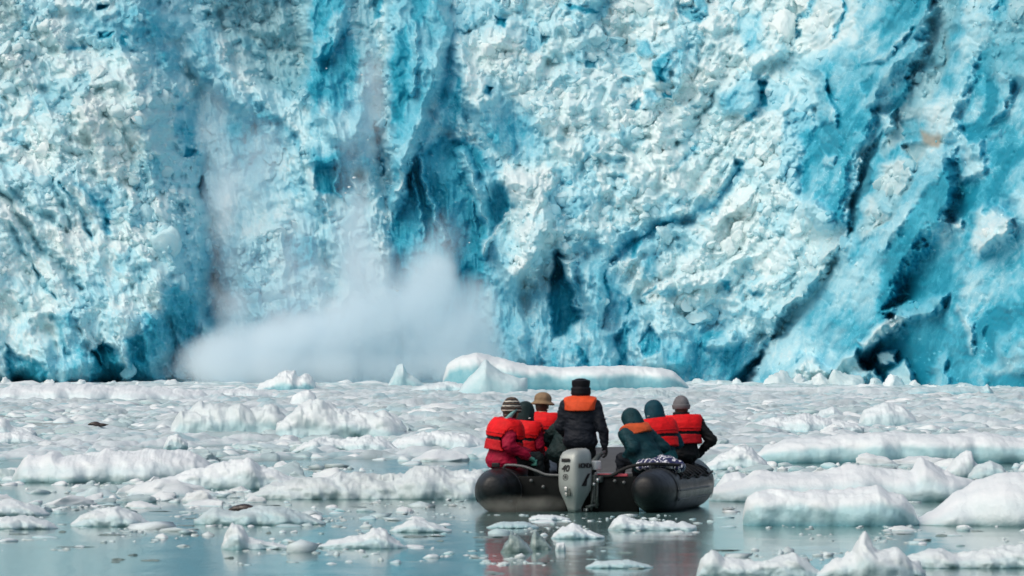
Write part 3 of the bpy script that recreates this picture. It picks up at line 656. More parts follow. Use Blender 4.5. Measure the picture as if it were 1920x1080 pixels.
def floe_mesh(name, base, prof, depth, seed, top=0.06, face=0.25, cap=0.6, dirt=0.0, rough=1.0, shape=2.2, mat=None):
    """Ice body whose ridge line follows prof (photo pixels) and whose front meets the water at row base."""
    pr = np.array(prof, float); Yb = CAMH * FPX / (base - HOR); Yc = Yb + depth * 0.5
    s = Yc / FPX; xw = (pr[:, 0] - 960) * s; hw = np.maximum(0.01, CAMH + (HOR - pr[:, 1]) * s)
    L = xw[-1] - xw[0]; hmax = hw.max()
    ns = int(np.clip(L / max(0.012, hmax * 0.025), 60, 260)); nv = 64
    xs = np.linspace(xw[0], xw[-1], ns)
    pd = np.interp(xs, xw, hw); kz = max(1, int(ns * 0.018)); h = np.convolve(np.pad(pd, kz, 'edge'), np.hanning(2 * kz + 3)[1:-1] / np.hanning(2 * kz + 3)[1:-1].sum(), 'valid')
    h = np.maximum(0.01, h * (1 + 0.05 * rough * fbm2(xs / (0.45 * hmax + 0.05), np.full(ns, seed * 1.7), 4, seed + 3, 0.6)))
    k = np.linspace(-1, 1, ns); endt = np.clip(1 - np.abs(k) ** 6, 0.02, 1) ** 0.5
    a = np.linspace(0, 2 * np.pi, nv, endpoint=False)
    ca, sa = np.cos(a), np.sin(a)
    cy = np.sign(ca) * np.abs(ca) ** (2 / shape); cz = np.sign(sa) * np.abs(sa) ** (2 / shape)
    kw = max(2, int(ns * 0.10)); hsm = np.convolve(np.pad(pd, kw, 'edge'), np.hanning(2 * kw + 3)[1:-1] / np.hanning(2 * kw + 3)[1:-1].sum(), 'valid')
    dx = depth * 0.5 * (0.60 + 0.40 * hsm / hmax) * endt * (1 + 0.30 * fbm2(xs / max(1.6 * hmax, L / 7), np.full(ns, seed * 3.7), 2, seed))
    V = np.zeros((ns, nv, 3))
    V[..., 0] = xs[:, None]; V[..., 1] = Yc + cy[None] * dx[:, None] * np.where(cz < 0, 0.92, 1)[None]
    V[..., 2] = np.where(cz >= 0, cz[None] * h[:, None] * (0.9 + 0.1 * endt[:, None]), cz[None] * 0.35 * np.maximum(h, 0.12)[:, None])
    V = V.reshape(-1, 3)
    c0 = np.array([xs.mean(), Yc, 0.0]); V = V - c0
    # end caps
    V = np.concatenate([V, [[V[:nv, 0].mean(), 0, h[0] * 0.35]], [[V[-nv:, 0].mean(), 0, h[-1] * 0.35]]])
    q = V + np.array([seed * 5.1, seed * 2.3, 0]); A = min(hmax, 0.9)
    n_ = fbm3(q, 0.9 / A, 4, seed, 0.55)
    r_ = 1 - 2 * np.abs(fbm3(q, 1.6 / A, 3, seed + 40, 0.5))
    # broken facets: ledges and hollows where slabs have come away
    e1, d1, i1 = env2((q[:, 0] + 0.6 * q[:, 1]) / (0.55 * A), (q[:, 2] * 1.3 + 0.5 * q[:, 1]) / (0.42 * A), seed % 90, 1.6, 0.8)
    e2, d2, i2 = env2((q[:, 0] - 0.5 * q[:, 1]) / (0.20 * A), (q[:, 2] * 1.2 + 0.8 * q[:, 1]) / (0.17 * A), seed % 80 + 7, 1.6, 0.8)
    dis = A * rough * (0.10 * n_ + 0.05 * r_ + 0.17 * (e1 + 0.15) + 0.075 * e2)
    cen = np.zeros_like(V); cen[:, 0] = V[:, 0]; cen[:, 2] = 0.25 * hmax
    dr = V - cen; dr /= np.linalg.norm(dr, axis=1, keepdims=True) + 1e-6
    V = V + dr * dis[:, None]
    V[:, 1] += 0.16 * A * rough * fbm3(q + 90, 1.1 / A, 3, seed + 70)          # uneven front: no straight run from top to water
    V[:, 1] *= 1 - 0.04 * sstep(0.22, 0.02, V[:, 2] / hmax) * (V[:, 2] > -0.02)   # notch melted at the water
    V[:, 0] += 0.10 * A * rough * fbm3(q + 50, 0.8 / A, 3, seed + 60)
    F = grid_faces(ns, nv, True)
    j = np.arange(nv); j2 = (j + 1) % nv
    T = np.concatenate([np.stack([np.full(nv, ns * nv), j2, j], -1), np.stack([np.full(nv, ns * nv + 1), (ns - 1) * nv + j, (ns - 1) * nv + j2], -1)])
    me = mesh_np(name, V, [F, T], mat or FLOE)
    hh = np.concatenate([np.repeat(h, nv), [h[0], h[-1]]])
    rel = V[:, 2] / hh + 0.10 * n_
    face = face + 0.08; top = top + 0.03  # bluer flanks: ice below a snow top, plus shading put into the colour
    bl = face + (top - face) * sstep(cap - 0.18, cap + 0.14, rel)
    bl = bl + 0.20 * sstep(0.18, 0.0, rel)                   # melt line at the water
    attr(me, 'blue', bl); attr(me, 'dirt', np.clip(dirt * (1 + 0.8 * n_), 0, 1))
    return me, c0

def floe(name, label, cat, base, prof, depth, seed, group=None, **k):
    me, c0 = floe_mesh(name, base, prof, depth, seed, **k)
    o = add(name, me, loc=c0); tag(o, label, cat, group); return o

FLOES = [
 # name, label, category, base row, profile, depth, options
 ('tabular_iceberg', 'long low blue iceberg with a white top floating behind the boat', 'iceberg', 738, [(830,716),(834,692),(842,678),(870,666),(893,662),(930,671),(990,685),(1040,690),(1100,688),(1180,687),(1245,691),(1264,697),(1282,713),(1300,735)], 5.0, dict(face=0.56, top=0.05, cap=0.70, rough=0.45, shape=4.0)),
 ('iceberg', 'smooth pale blue fin shaped berg in front of the long blue iceberg', 'iceberg', 743, [(858,735),(872,716),(890,700),(904,682),(911,675),(920,684),(945,700),(975,709),(1000,706),(1006,708),(1000,722),(988,738)], 2.5, dict(face=0.34, top=0.26, rough=0.35)),
 ('iceberg', 'small pale blue spire of ice at the edge of the white spray', 'iceberg', 729, [(726,725),(738,702),(744,688),(756,684),(763,700),(776,706),(800,724)], 2.5, dict(face=0.36, top=0.26, rough=0.5)),
 ('iceberg', 'low pale berg lying just left of the blue fin shaped berg', 'iceberg', 739, [(760,735),(800,722),(840,716),(880,722),(900,735)], 2.5, dict(face=0.34, top=0.16, rough=0.6)),
 ('iceberg', 'knobbly white berg with teal shade painted on its underside in front of the spray', 'iceberg', 737, [(480,728),(512,712),(520,704),(536,696),(553,699),(560,709),(574,702),(588,711),(596,733)], 2.5, dict(face=0.50, top=0.06, cap=0.5, rough=1.0)),  # lower face coloured teal for the shadow under the berg
 ('ice_boulder', 'smooth rounded white ice boulder behind the crumbly grey berg', 'ice boulder', 768, [(541,760),(549,743),(563,733),(579,731),(592,740),(598,760)], 1.2, dict(face=0.12, top=0.04, rough=0.35)),
 ('ice_floe', 'crumbly grey white berg with jagged crest left of the passengers', 'ice floe', 823, [(316,815),(330,795),(340,768),(352,774),(368,763),(405,767),(450,760),(470,771),(505,763),(525,776),(545,790),(562,815)], 1.6, dict(face=0.30, top=0.10, cap=0.55, dirt=0.22, rough=1.1)),
 ('ice_floe', 'broad lumpy white floe just right of the crumbly grey berg', 'ice floe', 826, [(520,790),(556,772),(600,758),(645,770),(690,777),(722,781),(752,795),(775,818)], 1.6, dict(face=0.28, top=0.07, cap=0.5, dirt=0.15, rough=1.2)),
 ('ice_floe', 'long flat white floe at the far left under the glacier', 'ice floe', 756, [(-60,738),(20,726),(140,722),(210,724),(300,728),(380,735),(400,748)], 6.0, dict(face=0.12, top=0.04, rough=0.9)),
 ('ice_floe', 'thin white floe drifting below the spray cloud', 'ice floe', 748, [(330,742),(400,732),(470,730),(520,738),(545,746)], 4.0, dict(face=0.14, top=0.05, rough=0.9)),
 ('ice_floe', 'large bright white floe with a thin dirt crack at left', 'ice floe', 906, [(24,893),(40,866),(58,852),(84,856),(102,846),(118,858),(190,850),(200,845),(236,850),(290,845),(332,848),(368,855),(392,868),(412,893)], 2.4, dict(face=0.15, top=0.02, rough=0.7)),
 ('ice_floe', 'low winged white floe between the bright floe and the dirty one', 'ice floe', 919, [(255,911),(330,892),(408,871),(468,861),(488,878),(520,886),(570,902)], 1.3, dict(face=0.20, top=0.04, rough=0.8)),
 ('ice_floe', 'long dirty cream floe reaching to the left side of the boat', 'ice floe', 937, [(460,930),(498,916),(560,900),(640,894),(700,899),(757,894),(770,881),(800,877),(842,888),(900,884),(925,905)], 1.6, dict(face=0.16, top=0.06, dirt=0.30, rough=1.0)),
 ('ice_floe', 'greenish worn floe with the dark seal resting on it', 'ice floe', 985, [(365,974),(400,954),(438,960),(480,951),(530,953),(572,966),(612,979)], 1.1, dict(face=0.34, top=0.22, dirt=0.40, rough=0.8)),
 ('ice_floe', 'small white floe cut by the left edge above another', 'ice floe', 968, [(-40,950),(-10,940),(28,938),(60,946),(92,962)], 1.1, dict(face=0.2, top=0.07, dirt=0.1)),
 ('ice_floe', 'flat white floe cut by the left edge nearest the water lane', 'ice floe', 993, [(-40,980),(0,972),(45,967),(92,978),(110,990)], 1.0, dict(face=0.2, top=0.08, dirt=0.15)),
 ('ice_floe', 'small humped white floe left of the seal', 'ice floe', 988, [(134,981),(158,966),(184,955),(222,952),(252,963),(282,979)], 1.0, dict(face=0.25, top=0.06, dirt=0.15)),
 ('ice_floe', 'white knob of ice with a flat tail in the open water at left', 'ice floe', 1031, [(415,1024),(426,1000),(434,988),(448,985),(460,996),(468,1010),(505,1015),(556,1027)], 0.7, dict(face=0.24, top=0.05, dirt=0.12)),
 ('ice_floe', 'white peaked floe in the open water left of the boat', 'ice floe', 1029, [(585,1024),(640,1011),(686,1003),(704,992),(726,1000),(742,1013),(764,1024)], 0.7, dict(face=0.28, top=0.04, dirt=0.1)),
 ('ice_floe', 'small low white floe just behind the peaked white floe', 'ice floe', 999, [(732,994),(756,983),(776,974),(802,980),(846,994)], 0.8, dict(face=0.3, top=0.08, dirt=0.15)),
 ('ice_floe', 'long smooth floe with a pale teal flank at right', 'ice floe', 869, [(1410,862),(1432,838),(1480,825),(1540,822),(1600,815),(1680,811),(1760,818),(1840,814),(1900,822),(1960,828),(2040,850)], 2.2, dict(face=0.38, top=0.04, cap=0.62, rough=0.45, shape=3.0)),
 ('ice_floe', 'crumbled white floe just right of the boat passengers', 'ice floe', 881, [(1318,875),(1346,856),(1384,838),(1412,850),(1446,874)], 1.3, dict(face=0.22, top=0.05, rough=1.1)),
 ('ice_floe', 'broad white floe behind the teal edged floe right of the boat', 'ice floe', 942, [(1330,915),(1400,897),(1416,887),(1480,890),(1560,884),(1602,875),(1652,880),(1712,884),(1722,858),(1736,865),(1764,884),(1850,905)], 2.6, dict(face=0.22, top=0.02, rough=0.5)),
 ('ice_floe', 'sharp white tooth of ice standing behind the right hand floes', 'ice floe', 894, [(1768,888),(1788,864),(1812,847),(1822,849),(1826,868),(1848,888)], 1.0, dict(face=0.18, top=0.06, rough=0.6)),
 ('ice_floe', 'rounded grey ice lump beside the sharp white tooth', 'ice floe', 899, [(1815,893),(1834,873),(1858,866),(1878,876),(1890,893)], 0.8, dict(face=0.32, top=0.2, dirt=0.2, rough=0.6)),
 ('ice_floe', 'teal edged white floe with rounded humps nearest the boat at right', 'ice floe', 987, [(1392,975),(1398,938),(1418,921),(1480,922),(1560,925),(1602,920),(1640,911),(1664,925),(1690,930),(1712,950),(1722,978)], 1.5, dict(face=0.38, top=0.03, cap=0.62, rough=0.55, shape=3.0)),
 ('ice_floe', 'biggest bright white floe cut by the right edge', 'ice floe', 988, [(1708,978),(1750,956),(1782,930),(1830,906),(1872,892),(1922,887),(2000,885),(2060,920)], 2.6, dict(face=0.10, top=0.01, rough=0.45)),
 ('ice_floe', 'low worn floe with a white peak at the bottom right foreground', 'ice floe', 1086, [(1304,1078),(1318,1048),(1338,1031),(1360,1050),(1402,1053),(1450,1048),(1492,1045),(1545,1074)], 0.7, dict(face=0.26, top=0.07, dirt=0.18)),
 ('ice_floe', 'spired white floe in the bottom right foreground', 'ice floe', 1087, [(1522,1078),(1568,1046),(1598,1035),(1611,1012),(1622,1003),(1632,1012),(1642,1030),(1684,1036),(1735,1068)], 0.7, dict(face=0.24, top=0.05, dirt=0.10)),
 ('ice_floe', 'long ragged floe at the bottom right edge behind the spire', 'ice floe', 1066, [(1670,1055),(1742,1030),(1800,1040),(1880,1028),(1930,1022),(1990,1030),(2040,1050)], 0.8, dict(face=0.2, top=0.06, dirt=0.18)),
 ('ice_floe', 'small white floe in the reflection behind the motor', 'ice floe', 1011, [(1034,1007),(1050,990),(1075,985),(1100,995),(1134,1005)], 0.6, dict(face=0.28, top=0.04)),
 ('ice_floe', 'thin white ice plate close behind the motor', 'ice floe', 976, [(992,972),(1010,966),(1040,966),(1068,972)], 0.6, dict(face=0.15, top=0.05)),
 ('ice_floe', 'flat greenish ice plate behind the left tube of the boat', 'ice floe', 991, [(912,988),(940,979),(985,979),(1010,988)], 0.7, dict(face=0.4, top=0.3, dirt=0.3)),
 ('ice_floe', 'low white floe with a knob behind the right tube of the boat', 'ice floe', 995, [(1140,990),(1152,974),(1166,967),(1184,973),(1220,979),(1306,986)], 0.7, dict(face=0.25, top=0.07, dirt=0.1)),
 ('ice_floe', 'flat pale green ice plate in the reflection of the boat', 'ice floe', 1066, [(1098,1062),(1120,1053),(1180,1051),(1224,1062)], 0.5, dict(face=0.4, top=0.25, dirt=0.2)),
 ('ice_floe', 'rounded pale ice block in the distance at right', 'ice floe', 801, [(1606,797),(1618,772),(1656,757),(1690,762),(1712,780),(1724,797)], 1.8, dict(face=0.22, top=0.10, rough=0.6)),
 ('ice_floe', 'pale angular ice block left of the rounded distant block', 'ice floe', 793, [(1530,788),(1538,770),(1562,764),(1580,778),(1586,790)], 1.4, dict(face=0.3, top=0.14, rough=0.6)),
 ('ice_floe', 'grey speckled hump of ice beneath the right end of the iceberg', 'ice floe', 754, [(1168,750),(1195,737),(1222,731),(1262,737),(1300,750)], 3.0, dict(face=0.34, top=0.24, dirt=0.35)),
 ('ice_floe', 'low teal slab against the glacier foot at far right', 'ice floe', 744, [(1680,740),(1720,729),(1800,727),(1842,729),(1850,721),(1866,740)], 4.0, dict(face=0.5, top=0.3, rough=0.7)),
 ('ice_floe', 'low white drift at the foot of the slanting blue ridge', 'ice floe', 741, [(1300,735),(1340,727),(1375,722),(1440,728),(1530,727),(1640,730),(1690,737)], 5.0, dict(face=0.14, top=0.05)),
 ('ice_floe', 'small white floe with a peak at the left edge', 'ice floe', 821, [(-40,806),(2,786),(14,790),(24,801),(68,810)], 1.4, dict(face=0.2, top=0.06)),
 ('ice_floe', 'white wedge floe at the left edge above the large bright floe', 'ice floe', 834, [(-40,820),(30,811),(60,816),(96,829)], 1.4, dict(face=0.18, top=0.05)),
 ('ice_floe', 'small round ice lump below the crumbly grey berg', 'ice floe', 842, [(306,837),(318,818),(334,815),(352,832)], 0.7, dict(face=0.25, top=0.08)),
 ('ice_floe', 'flattish white floe directly left of the red parka passenger', 'ice floe', 846, [(716,840),(762,820),(822,808),(882,816),(924,834)], 1.6, dict(face=0.18, top=0.05)),
 ('ice_floe', 'white lumpy floe below the broad lumpy floe', 'ice floe', 850, [(548,845),(590,822),(640,826),(690,818),(722,828),(752,843)], 1.4, dict(face=0.24, top=0.07)),
 ('ice_floe', 'ragged white floe right of the grey hat passenger far off', 'ice floe', 812, [(1390,806),(1430,790),(1500,781),(1560,786),(1620,800)], 2.0, dict(face=0.2, top=0.06)),
 ('ice_floe', 'low bright drift floe beside the boat bow at right', 'ice floe', 925, [(1336,920),(1360,890),(1386,887),(1412,900),(1430,918)], 1.4, dict(face=0.15, top=0.03, rough=0.6)),
]
def build_floes():
    for i, (name, label, cat, base, prof, depth, k) in enumerate(FLOES):
        floe(name, label, cat, base, prof, depth, 101 + 7 * i, **k)
    # two clear shards standing in the boat's reflection
    floe('ice_shard', 'green glassy ice shard standing in the reflection of the red parka', 'ice shard', 1037, [(938,1032),(952,1014),(957,998),(972,1006),(990,1022),(1000,1034)], 0.35, 901, face=.4, top=.3, mat=CLEAR, rough=.6)
    floe('ice_shard', 'narrow green glassy ice shard leaning right beside the other shard', 'ice shard', 1031, [(992,1027),(998,1004),(1003,998),(1018,1008),(1036,1028)], 0.3, 902, face=.4, top=.3, mat=CLEAR, rough=.6)
    floe('ice_cube', 'tiny white cube of ice beside the green shards', 'ice cube', 1033, [(1041,1031),(1043,1019),(1058,1017),(1061,1031)], 0.15, 903, face=.08, top=.02, rough=.4, shape=5)

def zone(px, py):
    h = 'far left' if px < 480 else 'left of boat' if px < 900 else 'in line with boat' if px < 1345 else 'right of boat'
    v = ('near glacier foot' if py < 752 else 'in middle distance' if py < 800 else 'in brash beyond boat' if py < 865 else 'level with boat' if py < 955 else 'in foreground water')
    return v, h
def build_brash():
    r = np.random.default_rng(42)
    protos = [chunk_shape(4, 300 + k, 1.3) for k in range(14)]
    lows = [chunk_shape(2, 300 + k, 1.3) for k in range(14)]
    pmesh = []
    for k, (V, F) in enumerate(protos):
        row = []
        for bl, di, wd in ((0.06, 0.05, 'white'), (0.28, 0.05, 'pale blue'), (0.30, 0.45, 'grey')):
            me = mesh_np('ice_chunk', V, F, FLOE); attr(me, 'blue', bl + 0.3 * sstep(0.3, 0.0, V[:, 2])); attr(me, 'dirt', np.full(len(V), di)); row.append(me)
        pmesh.append(row)
    N = 46000
    u = r.random(N)
    Y = np.sqrt(60 ** 2 + u * (372 ** 2 - 60 ** 2))                      # even over the area of the view wedge
    X = (r.random(N) * 2 - 1) * 0.0828 * Y * 1.30
    py = HOR + CAMH * FPX / Y; px = 960 + X / Y * FPX
    patch = fbm2(X / 5.0, Y / 13.0, 4, 201, 0.6)
    dens = np.interp(py, [715, 735, 760, 800, 850, 868, 892, 915, 950, 965, 1000, 1090], [0.55, 0.62, 0.50, 0.50, 0.55, 0.30, 0.30, 0.38, 0.40, 0.24, 0.17, 0.14])
    dens = dens + 0.45 * patch
    dens = np.where((py > 862) & (py < 893) & (px > 540) & (px < 905), 0.04, dens)         # the open lane left of the boat
    dens = np.where((py > 775) & (py < 845) & (px < 300), dens - 0.15, dens)
    keep = r.random(N) < np.clip(dens, 0.0, 1)
    keep &= ~((px > 868) & (px < 1365) & (py > 905) & (py < 968)); keep &= ~((px > 900) & (px < 1345) & (py > 965) & (r.random(N) < 0.75))
    keep &= ~((Y > 118) & (r.random(N) < 0.38))                          # the boat's own water
    for f in FLOES:                                                                        # no chunks inside the bigger floes
        p = np.array(f[4]); Yb = CAMH * FPX / (f[3] - HOR)
        keep &= ~((px > p[:, 0].min() + 6) & (px < p[:, 0].max() - 6) & (Y > Yb - 0.1) & (Y < Yb + f[5] * 0.9))
    X, Y, px, py = X[keep], Y[keep], px[keep], py[keep]; n = len(X)
    sz = 0.115 * np.exp(r.normal(size=n) * 0.68) * np.interp(Y, [60, 100, 170, 300], [0.62, 0.9, 1.35, 2.3])
    sz = np.clip(sz, 0.035, 0.75 + 0.35 * (Y > 230))
    sz = np.where(py > 955, np.minimum(sz * 0.75, 0.16), sz)
    asp = r.uniform(0.7, 1.7, n); hh = sz * r.uniform(0.22, 0.85, n) * np.interp(Y, [60, 110, 300], [0.6, 0.9, 0.55]) * np.clip(1.25 - 0.9 * sz, 0.55, 1)
    foot = (Y > 318) & (r.random(n) < 0.10); sz = np.where(foot, sz * 1.5, sz); hh = np.where(foot, hh * 1.6, hh)          # fallen blocks along the glacier foot
    rot = r.random(n) * 6.283; kind = np.where(r.random(n) < np.interp(Y, [80, 120, 220, 300], [0.25, 0.50, 0.45, 0.15]), 2, np.where(r.random(n) < 0.24, 1, 0)); pk = r.integers(0, 14, n)
    app = np.sqrt(sz * asp) * hh / Y ** 2
    infr = (px > 5) & (px < 1915) & (py < 1078)
    order = np.argsort(-np.where(infr, app, 0)); single = np.zeros(n, bool); single[order[:240]] = True
    words = ['white', 'pale blue', 'grey']
    for i in np.where(single)[0]:
        o = add('ice_chunk', pmesh[pk[i]][kind[i]], loc=(X[i], Y[i], -0.02 * hh[i]))
        o.scale = (sz[i] * asp[i], sz[i], hh[i]); o.rotation_euler = (0, 0, rot[i])
        v, h = zone(px[i], py[i])
        size = 'flat' if hh[i] < 0.32 * sz[i] else 'lumpy'
        tag(o, f'small {size} {words[kind[i]]} ice chunk {v}, {h}', 'ice chunk', f'{size} {words[kind[i]]} ice chunks {v}, {h}')
    # the countless rest, one object
    VV, FF, BL, DI = [], [], [], []; off = 0
    for i in np.where(~single)[0]:
        V, F = lows[pk[i]]
        c, s_ = math.cos(rot[i]), math.sin(rot[i])
        x = V[:, 0] * sz[i] * asp[i]; y = V[:, 1] * sz[i]
        W = np.stack([x * c - y * s_ + X[i], x * s_ + y * c + Y[i], V[:, 2] * hh[i] - 0.01 * sz[i]], -1)
        VV.append(W); FF.append(F + off); off += len(V)
        BL.append((0.06, 0.30, 0.30)[kind[i]] + 0.06 * r.normal() + 0.3 * sstep(0.3, 0.0, V[:, 2])); DI.append(np.full(len(V), (0.05, 0.05, 0.45)[kind[i]]))
    # crumbs and glassy splinters scattered over the open water
    N2 = 9000; Y2 = np.sqrt(60 ** 2 + r.random(N2) * (112 ** 2 - 60 ** 2)); X2 = (r.random(N2) * 2 - 1) * 0.0828 * Y2 * 1.25
    k2 = fbm2(X2 / 1.6, Y2 / 5.0, 4, 261, 0.6) + 0.5 * fbm2(X2 / .4, Y2 / 1.2, 3, 262) + np.interp(Y2, [60, 80, 112], [-0.05, 0.1, 0.3]) > 0.28
    p2x = 960 + X2 / Y2 * FPX; k2 &= ~((p2x > 868) & (p2x < 1365) & (Y2 > 78.6) & (Y2 < 86)); tv, tf = icosphere(1)
    for x2, y2 in zip(X2[k2], Y2[k2]):
        s2 = 0.014 * math.exp(r.normal() * 0.55) * (1 + (r.random() < .12) * 1.5)
        VV.append(tv * (1 + 0.35 * r.normal(size=(len(tv), 1))) * np.array([s2 * r.uniform(1, 2.6), s2 * 1.4, s2 * r.uniform(.3, 1.0)]) + np.array([x2, y2, 0.0])); FF.append(tf + off); off += len(tv)
        BL.append(np.full(len(tv), r.uniform(0.05, 0.4))); DI.append(np.full(len(tv), r.uniform(0, 0.6)))
    # the mat of slush and crumbs that binds the far brash together: broken relief, awash in places
    gx = np.arange(-260, 2180, 3.0); gy = np.concatenate([np.arange(112, 220, 0.28), np.arange(220, 372, 0.5)])
    GX, GY = np.meshgrid(gx, gy); WX = (GX - 960) / FPX * GY; WX = WX.astype(np.float32); WY = GY.astype(np.float32)
    pt = fbm2(WX / 6.0, WY / 15.0, 5, 231, 0.6); qx, qy = WX + 0.2 * fbm2(WX / .8, WY / .8, 3, 232), WY + 0.4 * fbm2(WX / .8 + 9, WY / .8, 3, 233)
    e1, d1, i1 = env2(qx / 1.3, qy / 1.9, 41, 1.5, 0.7); e2, d2, i2 = env2(qx / 0.5, qy / 0.8, 42, 1.6, 0.7); e3, d3, i3 = env2(qx / 0.22, qy / 0.5, 43, 1.6, 0.7)
    ppx, ppy = GX, HOR + CAMH * FPX / GY
    lane = sstep(0, 10, ppy - 858) * (ppx > 520) * (ppx < 930); lft = sstep(770, 790, ppy) * sstep(850, 835, ppy) * sstep(330, 260, ppx)
    hz_ = 0.20 * (pt + 0.02) + 0.24 * e1 * rnd(i1, 8) + 0.17 * e2 + 0.09 * e3 + 0.06 * sstep(150, 300, GY) - 0.25 * lane - 0.07 * lft - 0.12 * sstep(122, 112, GY)
    hz_ = np.clip(hz_ * np.interp(GY, [112, 200, 300, 372], [0.8, 1.0, 0.9, 0.6]), -0.06, 0.4)
    VV.append(np.stack([WX, WY, hz_], -1).reshape(-1, 3)); MAT = grid_faces(len(gy), len(gx)) + off
    BL.append((0.10 + 0.22 * (rnd(i2, 7) > 0.75) + 0.10 * rnd(i1, 7) + 0.35 * sstep(0.05, -0.01, hz_)).ravel()); DI.append((0.14 + 0.62 * (rnd(i1, 9) > 0.45) * rnd(i2, 9) + 0.55 * sstep(0.06, -0.01, hz_)).ravel())
    FF = [np.concatenate(FF), MAT]
    me = mesh_np('brash_ice', np.concatenate(VV), FF, FLOE)
    attr(me, 'blue', np.concatenate(BL)); attr(me, 'dirt', np.concatenate(DI))
    tag(add('brash_ice', me), 'field of countless small broken ice bits covering the water', 'brash ice', kind='stuff')
    # thin dark plates of clear ice awash in the open water
    cm = []
    for k in range(6):
        V, F = chunk_shape(4, 860 + k, 2.5); me = mesh_np('ice_plate', V, F, CLEAR); cm.append(me)
    cnt = 0
    while cnt < 44:
        py_ = r.uniform(945, 1076); px_ = r.uniform(0, 1910)
        if py_ < 975 and 860 < px_ < 1370: continue
        if px_ > 1390 and (py_ < 990 or py_ > 1030): continue
        g = ground(px_, py_); s_ = 0.04 + 0.15 * r.random() ** 1.6
        o = add('ice_plate', cm[r.integers(0, 6)], loc=g); o.scale = (s_ * 1.5, s_ * r.uniform(0.8, 1.4), r.uniform(0.006, 0.022)); o.rotation_euler = (0, 0, r.uniform(-0.5, 0.5) + (3.14159 if r.random() < .5 else 0))
        hz = 'left of the boat' if px_ < 880 else 'in the reflection behind the boat' if px_ < 1345 else 'right of the boat'
        tag(o, f'thin dark glassy ice plate awash in open water {hz}', 'ice plate', f'dark ice plates awash {hz}')
        cnt += 1
# ------------------------------------------------------------------ solid modelling: distance fields meshed with surface nets
def cone_d(P, a, b, r0, r1):
    a = np.array(a, np.float32); b = np.array(b, np.float32); e = b - a
    t = np.clip(((P - a) @ e) / (e @ e + 1e-9), 0, 1)
    return np.linalg.norm(P - a - t[:, None] * e, axis=1) - (r0 + (r1 - r0) * t)
def ell_d(P, c, r, M=None):
    q = P - np.array(c, np.float32)
    if M is not None: q = q @ np.array(M, np.float32)
    r = np.array(r, np.float32)
    k0 = np.linalg.norm(q / r, axis=1); k1 = np.linalg.norm(q / (r * r), axis=1)
    return k0 * (k0 - 1) / (k1 + 1e-9)
def box_d(P, c, hs, rd, M=None):
    q = P - np.array(c, np.float32)
    if M is not None: q = q @ np.array(M, np.float32)
    q = np.abs(q) - (np.array(hs, np.float32) - rd)
    return np.linalg.norm(np.maximum(q, 0), axis=1) + np.minimum(q.max(1), 0) - rd
def smin(a, b, k):
    h = np.clip(0.5 + 0.5 * (b - a) / k, 0, 1)
    return b + (a - b) * h - k * h * (1 - h)
def nets(fn, lo, hi, h):
    """Quads of the zero level of fn over a box."""
    lo = np.array(lo, float); hi = np.array(hi, float); n = np.ceil((hi - lo) / h).astype(int) + 1
    ax = [lo[i] + h * np.arange(n[i]) for i in range(3)]
    G = np.stack(np.meshgrid(*ax, indexing='ij'), -1).reshape(-1, 3).astype(np.float32)
    D = np.concatenate([fn(G[i:i + 400000]) for i in range(0, len(G), 400000)]).reshape(n)
    S = D < 0
    acc = np.zeros((*(n - 1), 3)); cnt = np.zeros(n - 1)
    cs = [(i, j, k) for i in (0, 1) for j in (0, 1) for k in (0, 1)]
    sub = lambda A, c: A[c[0]:n[0] - 1 + c[0], c[1]:n[1] - 1 + c[1], c[2]:n[2] - 1 + c[2]]
    for c in cs:
        for d in range(3):
            if c[d]: continue
            c2 = list(c); c2[d] = 1; c2 = tuple(c2)
            a, b = sub(D, c), sub(D, c2); x = sub(S, c) != sub(S, c2)
            t = np.where(x, a / np.where(x, a - b, 1), 0)
            p = np.zeros((*(n - 1), 3)); p[..., 0] = c[0]; p[..., 1] = c[1]; p[..., 2] = c[2]; p[..., d] += t
            acc += p * x[..., None]; cnt += x
    on = cnt > 0
    idx = np.full(n - 1, -1); idx[on] = np.arange(on.sum())
    I = np.argwhere(on); V = lo + h * (I + acc[on] / cnt[on][:, None])
    Q = []
    for d in range(3):
        e = [0, 0, 0]; e[d] = 1
        a = S[tuple(slice(0, n[i] - e[i]) for i in range(3))]; b = S[tuple(slice(e[i], n[i]) for i in range(3))]
        x = np.argwhere(a != b); u, v = [(1, 2), (2, 0), (0, 1)][d]
        x = x[(x[:, u] > 0) & (x[:, v] > 0) & (x[:, u] < n[u] - 1) & (x[:, v] < n[v] - 1)]
        def at_(du, dv):
            y = x.copy(); y[:, u] -= du; y[:, v] -= dv; return idx[y[:, 0], y[:, 1], y[:, 2]]
        q = np.stack([at_(1, 1), at_(0, 1), at_(0, 0), at_(1, 0)], -1)
        fl = ~a[x[:, 0], x[:, 1], x[:, 2]]
        q[fl] = q[fl][:, ::-1]; Q.append(q[(q >= 0).all(1)])
    return V, np.concatenate(Q)
